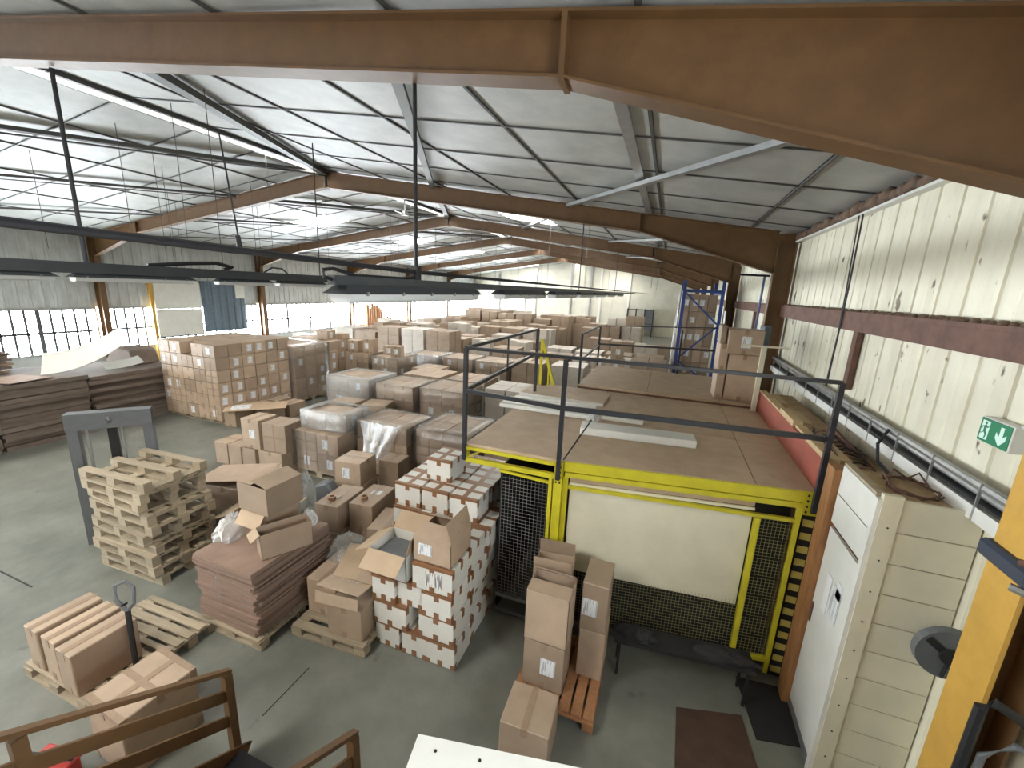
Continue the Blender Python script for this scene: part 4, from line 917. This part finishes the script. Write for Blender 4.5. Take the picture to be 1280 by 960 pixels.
for i in range(7):
    pts = []; y0 = 4.75 + i * .12; r_ = random.Random(i + 60)
    for k in range(12): a = k * .62; pts.append((1.85 + .17 * math.cos(a) + r_.uniform(-.04, .04), y0 + .22 * math.sin(a), 2.48 + .02 * (k % 3) + (.10 if k == 5 else 0)))
    MB().tube(pts, .009, 5).obj('cable_coil', M_DARK if i % 2 else M_GIRT, WS)
# booth
BO = thing('white_booth', 'white and cream boarded booth with door beside the wall', 'booth', (0, 0, 0))
MB().box(1.66, 2.18, 3.59, 4.20, 0, 2.60).obj('core', M_INSUL, BO)
MB().box(1.625, 1.745, 3.545, 3.59, 0, 2.66).obj('corner_board', M_CREAM, BO)
for i in range(10): MB().box(1.75, 2.205, 3.56, 3.588, .06 + .258 * i, .06 + .258 * i + .25).obj('siding_board', M_CREAM, BO)
for i in range(9): MB().tube([(1.69, 3.546, .25 + .27 * i), (1.69, 3.542, .25 + .27 * i)], .007, 8).obj('screw', M_BLACK, BO)
MB().box(1.60, 1.625, 3.602, 4.21, 2.36, 2.62).obj('upper_panel', M_WHITE, BO); MB().box(1.60, 1.625, 3.602, 4.21, 2.08, 2.35).obj('upper_panel', M_WHITE, BO)
dr = MB().box(1.605, 1.63, 3.60, 4.21, .12, 2.03).obj('door', M_WHITE, BO)
MB().box(1.595, 1.605, 4.16, 4.19, 1.05, 1.25).obj('handle', M_GIRT, dr)
MB().box(1.595, 1.635, 3.55, 3.60, 0, 2.62).obj('edge_trim', M_WHITE, BO)
MB().box(1.61, 1.66, 3.6, 4.22, 0, .11).obj('kick_board', M_GREYP, BO)
for y, z, w, h, m in ((3.80, 1.52, .17, .30, M_LABEL), (3.97, 1.50, .10, .36, M_PAPER), (3.77, 1.66, .10, .14, M_PAPER)):
    MB().box(1.598, 1.601, y - w / 2, y + w / 2, z - h / 2, z + h / 2).obj('notice_sheet', m, BO)
MB().box(1.55, 1.68, 4.23, 4.40, 0, 2.56).obj('timber_post', M_WOODO, BO)
MB().box(1.60, 1.66, 3.6, 4.2, 2.625, 2.65).obj('top_batten', M_WOOD, BO)
pts = []; q = random.Random(71)
for k in range(30): a = k * .58; pts.append((1.94 + .15 * math.cos(a) + q.uniform(-.03, .03), 3.90 + .20 * math.sin(a) + q.uniform(-.03, .03), 2.615 + .006 * (k % 4) + (.07 if k % 9 == 5 else 0)))
tag(MB().tube(pts, .008, 5).obj('cable_tangle', M_GIRT), 'tangle of dark cables lying on top of the white booth', 'cable')
# cable tray on the wall
CT = thing('cable_tray', 'pale wall trunking and pipes running along the cladding wall', 'cable tray', (0, 0, 0))
MB().tube([(2.12, 2.0, 2.83), (2.12, 20, 2.90)], .032, 8).obj('pipe', M_GALV, CT); MB().tube([(2.16, 2.0, 2.76), (2.16, 20, 2.83)], .024, 8).obj('pipe', M_GALV, CT)
MB().box(2.09, 2.12, 2.0, 20, 2.60, 2.70).obj('trunking', M_WHITE, CT); MB().box(2.10, 2.20, 2.0, 20, 2.715, 2.73).obj('tray', M_DARK, CT)
for i in range(20):
    y = 2.4 + .55 * i; MB().box(2.085, 2.10, y - .006, y + .006, 2.60, 2.87).obj('bracket', M_GALV, CT)
tag(MB().tube([(2.07, 6.5, 5.06), (2.065, 6.44, 4.2), (2.06, 6.43, 3.6), (2.075, 6.5, 2.92)], .010, 6).tube([(2.07, 6.62, 5.06), (2.065, 6.50, 4.2), (2.065, 6.46, 3.6), (2.075, 6.53, 2.92)], .008, 6).obj('wall_cable', M_DARK), 'dark cables dropping down the cladding wall to the tray', 'cable')
tag(MB().tube([(2.08, 4.75, 2.86), (2.0, 4.7, 2.72), (1.99, 4.6, 2.58), (2.05, 4.4, 2.5)], .014, 6).obj('loop_cable', M_DARK), 'black cable looping off the tray onto the ledge', 'cable')
# exit sign
EX = thing('exit_sign', 'green and white emergency exit sign on the cladding wall', 'sign', (2.19, 3.60, 3.20)); EX.rotation_euler = (0, 0, .0)
MB().box(-.06, .02, -.15, .14, -.09, .085).obj('housing', M_WHITE, EX, bevel=.006)
MB().box(-.064, -.060, -.143, .133, -.082, .077).obj('green_face', M_GREEN, EX)
def sg(pts, name, m, x=-.066): return MB().prism(pts, 'x', x, x + .002).obj(name, m, EX)
sg([(.115, -.065), (.045, -.065), (.045, .062), (.115, .062)], 'door_pictogram', M_EXITW)
sg([(-.055, .055), (-.085, .055), (-.085, -.012), (-.115, .012), (-.115, -.025), (-.07, -.07), (-.025, -.025), (-.025, .012), (-.055, -.012)], 'arrow', M_EXITW)
rm = MB()
def limb(p, q_, w): rm.bar((-.068, p[0], p[1]), (-.068, q_[0], q_[1]), .002, w, (0, .3, 1)) if False else rm.prism([(p[0] + w / 2, p[1] - w / 3), (p[0] - w / 2, p[1] + w / 3), (q_[0] - w / 2, q_[1] + w / 3), (q_[0] + w / 2, q_[1] - w / 3)], 'x', -.0685, -.0665)
rm.prism([(.078 + .010 * math.cos(t * .785), .048 + .010 * math.sin(t * .785)) for t in range(8)], 'x', -.0685, -.0665)
limb((.080, .032), (.078, -.008), .018); limb((.080, .030), (.055, .018), .008); limb((.055, .018), (.048, .03), .008); limb((.080, .03), (.102, .022), .008); limb((.102, .022), (.108, .004), .008)
limb((.078, -.008), (.060, -.028), .012); limb((.060, -.028), (.066, -.056), .010); limb((.080, -.008), (.096, -.026), .012); limb((.096, -.026), (.118, -.028), .010)
rm.obj('running_figure', M_GREEN, EX)
MB().tube([(-.02, -.14, .09), (-.02, -.35, .10)], .012, 6).obj('cable', M_WHITE, EX)
# strap, cables and disc at the near column
CS = thing('column_clamp', 'blue pipe clamp with cables strapped round the yellow column', 'clamp', (2.05, 2.90, 2.62))
MB().box(-.13, .16, -.17, .22, -.06, .05).obj('clamp', mat('navy_black_clamp', (.03, .04, .065), .5), CS, bevel=.02)
MB().tube([(-.14, -.10, .07), (.0, -.19, .09), (.2, -.2, .07)], .02, 6).obj('cable', M_GIRT, CS); MB().tube([(-.14, -.10, -.08), (.0, -.19, -.10), (.2, -.2, -.12)], .022, 6).obj('conduit', M_GALV, CS)
tag(MB().tube([(1.93, 2.74, .6), (1.93, 2.74, 1.80), (1.97, 2.72, 1.86), (2.1, 2.70, 1.80), (2.2, 2.68, 1.70)], .028, 8).obj('column_pipe', M_DARK), 'thick black pipe bending up along the yellow column', 'pipe')
tag(MB().tube([(1.98, 2.73, .6), (1.99, 2.72, 1.50), (2.08, 2.68, 1.66), (2.22, 2.6, 1.68)], .02, 8).obj('column_cable', M_GREYP), 'grey cable branching beside the thick black column pipe', 'cable')
wfn = thing('wall_disc', 'round black fan disc mounted behind the yellow column', 'fan', (2.13, 3.40, 1.62))
MB().tube([(0, .03, 0), (0, -.03, 0)], .19, 24).obj('rim', M_GREYP, wfn); MB().tube([(0, -.03, 0), (0, -.05, 0)], .06, 12).obj('hub', M_BLACK, wfn)
for a in (0.4, 2.5, 4.6): MB().bar((.03 * math.cos(a), -.034, .03 * math.sin(a)), (.17 * math.cos(a), -.034, .17 * math.sin(a)), .006, .05, (0, 0, 1)).obj('blade', M_BLACK, wfn)
# ================================================================== RIGHT FOREGROUND CARTONS
rpal = pallet('reddish slatted pallet under the tall cartons before the cage', -.60, 3.62, 0, math.pi / 2, .92, .80, M_WOODR, boards=[(-.35 + .1167 * i, .092) for i in range(7)])
open_carton('tall brown carton with loose lid at front of reddish pallet', -.74, 3.46, .68, .42, .34, .54, .0, {'f': 2, 'b': 40}, M_CARD, M_CARD)
carton('lower tall carton beneath the loose lidded one on reddish pallet', -.74, 3.46, .144, .42, .34, .53, .0, labels='f')
open_carton('tall open carton standing behind on the reddish pallet', -.82, 3.86, .144, .40, .34, 1.02, .08, {'f': 100, 'b': 80}, M_CARD, M_CARD)
carton('upper narrow carton with label on the cage side of reddish pallet', -.335, 3.80, .70, .27, .44, .54, .0, labels='f', tape=None)
carton('lower narrow carton on the cage side of the reddish pallet', -.335, 3.80, .144, .27, .44, .555, .0, tape=None)
carton('square brown carton on the floor in front of reddish pallet', -.725, 2.86, 0, .44, .42, .42, .03)
# ================================================================== BALES OF FLATTENED CARDBOARD
M_BALE = mat('bale_grey_brown_cardboard', (0.20, 0.155, 0.125), 0.8, var=0.3, vscale=4, rand=0.2)
for bi, (x, y, n) in enumerate(((-14.15, 3.4, 13), (-14.2, 5.0, 14), (-14.35, 6.96, 13))):
    bt = thing('cardboard_bale', 'long low bale of flattened cardboard by the windows, %s' % ('stair end', 'middle one', 'nearest the tall block')[bi], 'bale', (x, y, 0), 0, 'cardboard bales by the windows')
    q = random.Random(bi + 70)
    for i in range(n):
        o = ubox('cardboard_layer', M_BALE, -1.2 + q.uniform(-.05, .05), .95 + q.uniform(-.06, .06), -(1.1 if bi == 2 else .77) + q.uniform(-.03, .02), (1.1 if bi == 2 else .77) + q.uniform(-.02, .03), .105 * i, .105 * (i + 1) - .008, bt)
        o.rotation_euler = (0, q.uniform(-.008, .008), q.uniform(-.02, .02))
def curved_sheet(label, x, y, z, L, W, rise, rz, m, curl=1.0, tilt=0.0):
    b = MB(); n = 10
    for i in range(n + 1):
        u = i / n; xx = L * (u - .5); zz = rise * (u ** 2) * curl
        for s in (-1, 1):
            for t in (0, .012): b.v.append((xx, s * W / 2, zz + t + tilt * s * .1))
    for i in range(n):
        a = i * 4; c = a + 4
        b.f += [(a, c, c + 2, a + 2), (a + 1, a + 3, c + 3, c + 1), (a, a + 1, c + 1, c), (a + 2, c + 2, c + 3, a + 3)]
    b.f += [(0, 2, 3, 1), (n * 4, n * 4 + 1, n * 4 + 3, n * 4 + 2)]
    return tag(b.obj('cardboard_sheet', m, None, (x, y, z), rz), label, 'cardboard', 'loose sheets on the bales')
curved_sheet('broad white sheet curling high above the middle bale', -14.05, 6.15, 1.66, 1.5, 1.0, .62, 1.10, M_CARDW, 1.0, 1.9)
curved_sheet('second pale sheet curling beside the broad white sheet', -14.05, 6.95, 1.45, .8, .5, .12, 1.3, M_CARDW, 1.0, .6)
curved_sheet('flat grey sheet lying on the middle bale', -13.75, 4.75, 1.475, 1.0, .8, .02, .2, M_CARDF)
for i in range(9):
    q = random.Random(i + 200)
    o = MB().box(-.5, .5, -.35, .35, 0, .05).obj('carton_blank', M_BALE if i % 3 else M_CARDIN, None, (-15.15 + q.uniform(-.08, .08), 4.7 + q.uniform(-.08, .08), 1.475 + .06 * i), q.uniform(-.3, .3))
    tag(o, 'flattened carton, %s from the bottom, in the round pile on bales' % ORD[i], 'cardboard', 'flattened cartons piled on the bales')
open_carton('half open dark carton on the stair end bale', -13.65, 3.9, 1.372, .6, .45, .40, .1, {'l': 100, 'b': 60}, M_BALE, M_BALE)
for i in range(5):
    q = random.Random(i + 300)
    curved_sheet('bent sheet, %s from the aisle, in the heap on the stair end bale' % ORD[i], -14.75 - .04 * i, 3.2 + q.uniform(-.10, .10), 1.372 + .115 * i, 1.1, .75, .09, q.uniform(-.3, .3) + 3.1, M_CARDIN if i % 2 else M_CARDW)
tag(MB().prism([(-.6, 0), (.6, 0), (.45, .42), (-.2, .48)], 'y', -.35, .35).obj('cardboard_heap', M_BALE, None, (-14.75, 7.55, 1.372), .1, bevel=.03), 'dark heap of folded cardboard on the bale by tall block', 'cardboard')
# ================================================================== BLUE PALLET RACK
RK = thing('pallet_rack', 'blue steel pallet rack loaded with cartons behind the mezzanine', 'rack', (0, 0, 0))
for x in (.42, 1.56):
    for y in (15.0, 17.6): MB().box(x - .05, x + .05, y - .05, y + .05, 0, 4.5).obj('upright', M_BLUE, RK)
for y in (15.0, 17.6):
    pts = [(.42, .4), (1.56, 1.15), (.42, 1.9), (1.56, 3.1), (.42, 4.15)]
    for a, b in zip(pts, pts[1:]): MB().bar((a[0], y, a[1]), (b[0], y, b[1]), .03, .05).obj('brace', M_BLUE, RK)
for z in (1.15, 4.12):
    for x in (.42, 1.56): MB().box(x - .03, x + .03, 15.05, 17.55, z - .06, z + .06).obj('beam', M_BLUE, RK)
    MB().box(.47, 1.51, 15.0, 15.06, z, z + .10).obj('beam', M_BLUE, RK)
MB().box(.34, 1.53, 15.1, 17.5, 1.21, 1.25).obj('shelf', M_CHIP, RK)
block('blue rack load', .36, 1.47, 15.25, 16.45, 1.252, 4, 1, 5, .565, lab=.7, labs=0, side=False, tapek=(None,))
crumple('plastic_sheet', 'crumpled white film hanging at the window side of rack load', 'plastic sheet', .29, 15.6, 1.26, .045, .35, 2.6, M_BAG, 91)
bp_ = thing('blue_tube_frame', 'thin blue tube frame standing by the wall column', 'frame', (0, 0, 0))
MB().tube([(1.78, 10.2, 0), (1.79, 10.2, 4.46)], .022, 6).obj('upright', M_BLUE, bp_); MB().tube([(1.33, 10.2, 4.49), (1.88, 10.2, 4.48)], .025, 6).obj('cross_tube', M_DARK, bp_)
tag(MB().tube([(1.70, 14.2, 0), (1.62, 14.2, 3.6)], .03, 6).obj('grey_pole', M_GALV), 'thin grey pole leaning upright beside the blue rack', 'pole')
# ================================================================== FAR CARTONS
for i, (x, z, w, h, lb) in enumerate(((-.95, 1.32, .5, .5, 'pale loose carton on the rear row behind railing'), (-1.55, 1.32, .4, .46, 'second loose carton on the rear row behind railing'), (-.98, 1.82, .44, .44, 'topmost loose carton above the rear row behind railing'))):
    carton(lb, x - .5, 14.7, z, w, .45, h, .1, labels='f', m=M_CARD)
q = random.Random(77); fm_ = MB(); pale_ = MB()
def pile(x0, x1, y0, y1, zt, w=.45):
    tgt = pale_ if q.random() < .22 else fm_
    nx = max(1, round((x1 - x0) / w)); ny = max(1, round((y1 - y0) / w)); 
    for i in range(nx):
        for j in range(ny):
            h = zt + (q.choice((0, 0, 0, 0, -.4, .25)) * (1 if q.random() < .6 else 0) if y0 > 14.5 else 0)
            xa = x0 + (x1 - x0) * i / nx; ya = y0 + (y1 - y0) * j / ny; k = 0; hh = zt / max(1, round(zt / .42))
            z = .1
            while z + hh * .6 < h:
                tgt.box(xa + .01 + q.uniform(0, .02), xa + (x1 - x0) / nx - .008, ya + .01 + q.uniform(0, .02), ya + (y1 - y0) / ny - .008, z, z + hh - .008); z += hh
for xx in [-18.0 + 1.32 * i for i in range(9)]:
    for yy in [16.2, 17.6, 19.0, 20.6, 22.0, 23.6, 25.0, 26.6, 28.0, 29.6, 31.0]:
        if xx > -9.6 and yy < 17.4: continue
        if q.random() < .06: continue
        zt = q.choice((1.45, 1.6, 1.7, 1.9)) if yy < 27 else q.choice((1.9, 2.1, 2.2))
        if xx > -9 and yy < 22: zt -= .25
        if xx < -16.4: zt = 1.15
        pile(xx, xx + 1.2, yy, yy + 1.15, zt, .5 if yy < 22 else .6)
for xx, yy, zt in ((-4.4, 10.0, 1.25), (-5.15, 14.1, 1.3), (-3.7, 14.2, 1.3), (-2.3, 14.3, 1.22), (-1.02, 14.3, 1.7), (-6.0, 16.2, 1.3), (-4.7, 16.3, 1.3), (-3.4, 16.3, 1.3), (-2.1, 16.3, 1.35), (-1.0, 17.45 - 1.1, 1.3), (-6.2, 29.4, 2.05), (-6.2, 30.8, 2.1), (-5.0, 26.0, 1.7), (-3.8, 26.0, 1.9), (-2.6, 26.4, 1.9), (-5.0, 28.4, 1.8), (-3.8, 29.0, 2.2), (-2.6, 29.0, 2.4), (-3.9, 22.5, 1.45), (-2.7, 22.5, 1.4), (-1.5, 22.6, 1.3), (-.3, 22.6, 1.3), (-5.0, 18.2, 1.35), (-3.7, 18.2, 1.3), (-2.4, 18.2, 1.3), (-1.1, 18.3, 1.3)):
    pile(xx, xx + 1.18, yy, yy + 1.15, zt, .58)
fp_ = pale_.obj('distant_pale_cartons', mat('pale_grey_carton', (.56, .51, .45), .5, var=.2, vscale=2)); fp_['kind'] = 'stuff'; tag(fp_, 'pale stacked cartons scattered among the distant brown ones', 'cartons')
fo = fm_.obj('distant_cartons', M_CARD); fo['kind'] = 'stuff'; tag(fo, 'hundreds of stacked brown cartons filling the far half of hall', 'cartons')
for i in range(12):
    h_ = (1.45, 1.2, 1.5, 1.35, 1.4, 1.2, 1.1, .5, .45, .55, .4, .5)[i]
    MBX = MB().box(-.05, .05, -.09, .09, 0, 1.0 + h_).obj('timber_board', M_WOODO, None, (-19.7, 24.15 + .24 * i, 0))
    tag(MBX, 'reddish timber board by the far windows, %s from the tall end' % (ORD + ['eleventh', 'twelfth'])[i], 'timber', 'timber boards by the far windows')
gr = thing('wire_cage_rack', 'dark wire sided cage standing against the far wall', 'rack', (-2.5, 42.4, 0))
for x in (-1.2, -.4, .4, 1.2): MB().box(x - .04, x + .04, -.3, .3, 0, 2.6).obj('upright', M_DARK, gr)
for z in (.6, 1.2, 1.8, 2.5): MB().box(-1.2, 1.2, -.3, .3, z, z + .05).obj('shelf', M_DARK, gr)
MB().box(.4, 1.2, -.25, .25, .65, 2.5).obj('dark_block', M_GREYP, gr)
# ================================================================== CEILING-HUNG LIGHT TRACKS
LT = thing('light_track', 'dark trunking hanging in line above the aisle, carrying luminaires', 'light track', (-1.98, 0, 0))
MB().box(-.03, .03, 2.1, 26, 3.972, 4.032).obj('trunking', M_LUM, LT)
MB().tube([(0, .3, 4.14), (0, 3.0, 4.095), (0, 40, 4.05)], .017, 8).obj('conduit', M_DARK, LT)
MB().tube([(0, 3.04, 5.55), (0, 3.04, 4.0)], .016, 8).obj('hanging_rod', M_DARK, LT); MB().box(-.03, .03, 3.01, 3.07, 4.03, 4.14).obj('rod_clamp', M_DARK, LT)
MB().tube([(0, 2.12, 4.0), (0, 2.04, 4.02), (0, 2.04, 4.06), (0, 2.12, 4.07), (0, 2.3, 4.04)], .012, 6).obj('cable_loop', M_DARK, LT)
MB().tube([(0, 2.3, 4.037), (0, 2.85, 4.037), (0, 3.0, 4.05), (0, 3.04, 4.1)], .012, 6).obj('cable', M_DARK, LT)
for y in (9.7, 16.4, 23.2): MB().tube([(0, y, zc(-1.98) - .4), (0, y, 4.0)], .012, 6).obj('hanging_rod', M_DARK, LT)
def luminaire(label, x, ya, yb, z, sc=1.0):
    t = thing('luminaire', label, 'light', (x, (ya + yb) / 2, z), 0, 'hanging strip lights'); L = (yb - ya) / 2; s = sc
    b = MB(); top = [(-.05 * s, -L + .06), (.05 * s, -L + .06), (.05 * s, L - .06), (-.05 * s, L - .06)]; bot = [(-.10 * s, -L), (.10 * s, -L), (.10 * s, L), (-.10 * s, L)]
    b.poly([(px, py, 0) for px, py in top] + [(px, py, -.055 * s) for px, py in bot] + [(px * .92, py * .99, -.055 * s) for px, py in bot], [(3, 2, 1, 0), (0, 1, 5, 4), (1, 2, 6, 5), (2, 3, 7, 6), (3, 0, 4, 7), (4, 5, 9, 8), (5, 6, 10, 9), (6, 7, 11, 10), (7, 4, 8, 11)])
    b.obj('reflector', M_LUM, t)
    MB().prism([(-.085 * s, -.056 * s), (.085 * s, -.056 * s), (.075 * s, -.098 * s), (.05 * s, -.115 * s), (-.05 * s, -.115 * s), (-.075 * s, -.098 * s)], 'y', -L * .95, L * .95).obj('lens_cover', M_TUBE, t)
    for k in range(5): MB().box(-.102 * s, .102 * s, -L * .8 + L * .4 * k - .006, -L * .8 + L * .4 * k + .006, -.066 * s, -.04 * s).obj('clip', M_GALV, t)
    return t
for i, (a, b) in enumerate(((2.12, 4.15), (4.82, 6.75), (7.3, 9.2), (9.6, 11.4), (11.8, 13.6), (14.2, 16.0), (17.0, 19.0))):
    luminaire('strip light with open reflector, %s along the aisle track' % ORD[i], -1.98, a, b, 3.972)
L2 = thing('window_light_track', 'second dark trunking hanging nearer the windows on rods', 'light track', (-6.4, 0, 0))
MB().box(-.06, .06, .5, 6.85, 3.95, 4.075).obj('trunking', M_LUM, L2)
MB().tube([(0, 2.98, 6.05), (0, 2.98, 4.0)], .022, 8).obj('hanging_rod', M_DARK, L2); MB().tube([(0, 6.5, 6.4), (0, 6.5, 4.07)], .01, 6).obj('hanging_rod', M_DARK, L2)
MB().tube([(0, 3.6, 4.08), (0, 4.1, 4.14), (0, 4.5, 4.17), (0, 4.75, 4.12), (0, 4.6, 4.08)], .03, 6).obj('cable_bundle', M_DARK, L2)
MB().tube([(0, 5.3, 4.08), (0, 5.45, 4.16), (0, 5.65, 4.15), (0, 5.75, 4.08)], .014, 6).obj('cable_loop', M_DARK, L2)
for i, (a, b) in enumerate(((1.2, 2.7), (2.8, 4.15), (4.45, 5.4), (5.5, 6.6))):
    luminaire('pale bottomed strip light, %s along the track nearer windows' % ORD[i], -6.4, a, b, 3.95, .8)
# thin suspension wires, each a thing
wx = [(-11.9, 7.3), (-13.6, 8.4), (-10.3, 5.6), (-12.2, 12.4), (-10.3, 14.6), (-13.6, 13.2), (-8.2, 13.9), (-6.6, 17.4), (-10.3, 17.4), (-8.2, 19.6), (-12.2, 18.2), (-4.8, 16.9), (-10.3, 24.5), (-7.5, 26.0), (-6.4, 4.6), (-8.2, 5.3), (-9.2, 7.9), (-11.0, 6.6), (-12.9, 5.4), (-11.0, 8.9), (-7.5, 11.2), (-9.2, 12.6), (-5.8, 12.6), (-11.0, 11.6), (-12.9, 10.6), (-14.6, 9.2), (-4.0, 14.2), (-7.5, 15.4), (-9.2, 18.0), (-5.8, 19.4), (-7.5, 21.0), (-2.4, 12.6), (-2.4, 17.6), (-4.0, 20.8), (-11.0, 19.5), (-12.9, 15.4), (-0.6, 14.2), (-0.6, 19.6)]
wz = [4.4, 4.4, 4.6, 4.3, 4.3, 4.3, 4.3, 4.2, 4.3, 4.2, 4.3, 4.2, 4.3, 4.2, 4.1, 4.6, 4.3, 4.4, 4.4, 4.3, 4.2, 4.3, 4.2, 4.3, 4.3, 4.3, 4.2, 4.2, 4.2, 4.2, 4.2, 4.1, 4.1, 4.2, 4.3, 4.3, 4.2, 4.2]
bays = {}
for (x, y), z in sorted(zip(wx, wz)): bays.setdefault(int((y - Y0) // BAY), []).append((x, y, z))
for bay, lst in bays.items():
    for i, (x, y, z) in enumerate(lst):
        tag(MB().tube([(x, y, zc(x)), (x, y, z)], .006, 5).obj('suspension_wire', M_STRIP), 'thin dark suspension wire, %s from windows in the %s roof bay' % ((ORD + ['eleventh', 'twelfth', 'thirteenth', 'fourteenth', 'fifteenth', 'sixteenth', 'seventeenth', 'eighteenth', 'nineteenth'])[i], ORD[bay]), 'wire', 'suspension wires under the ceiling')
hk = MB().tube([(-1.98, 1.47, 4.62), (-1.98, 1.52, 4.12)], .004, 5).tube([(-1.98, 1.51, 4.19), (-1.98, 1.52, 4.12)], .012, 6).obj('hanging_hook', M_DARK); tag(hk, 'short dark hook clipped on the aisle conduit', 'hook')
cf = thing('ceiling_fan', 'small white ceiling fan hanging beyond the second frame', 'fan', (-8.9, 13.0, 0))
MB().tube([(0, 0, zc(-8.9)), (0, 0, 6.36)], .025, 8).obj('rod', M_GALV, cf); MB().tube([(0, 0, 6.42), (0, 0, 6.28)], .10, 12).obj('motor', M_GALV, cf); MB().box(-.35, .35, -.06, .06, zc(-8.9) - .03, zc(-8.9)).obj('mount', M_GALV, cf)
for a in (0.3, 2.4, 4.5): MB().bar((.1 * math.cos(a), .1 * math.sin(a), 6.33), (.45 * math.cos(a), .45 * math.sin(a), 6.36), .09, .015).obj('blade', M_GALV, cf)
import OpenImageIO as oiio, numpy as np, sys
b=oiio.ImageBuf('/workdir/render_main.png'); a=b.get_pixels(oiio.FLOAT)[...,:3]; s=a.shape[1]/1280
def m(x,y,r=8):
    x=int(x*s);y=int(y*s);r=max(1,int(r*s)); return (a[max(0,y-r):y+r,max(0,x-r):x+r].mean((0,1))*255).round().astype(int)
for n,x,y in (('floor L',40,640),('floor bottom',560,880),('ceil mid',650,160),('ceil right',900,200),('ceil left',60,190),('clad R',1180,330),('clad R2',1000,440),('beam L',300,40),('beam R',900,60),('siding',1150,760),('bigstack front',240,470),('bigstack side',330,470),('white front',540,760),('white right',605,700),('tan C1b',345,540),('flat front',290,740),('cream panel',830,680),('deck',820,530),('far wall',730,380),('yellow col',1230,750),('clad L',60,290),('bales',60,510),('far boxes',560,410),('carton front pal',690,790),('floor mid',230,560),('frame1',620,245),('door',1050,720),('counter',600,950)):
    print(n,(x,y),m(x,y))
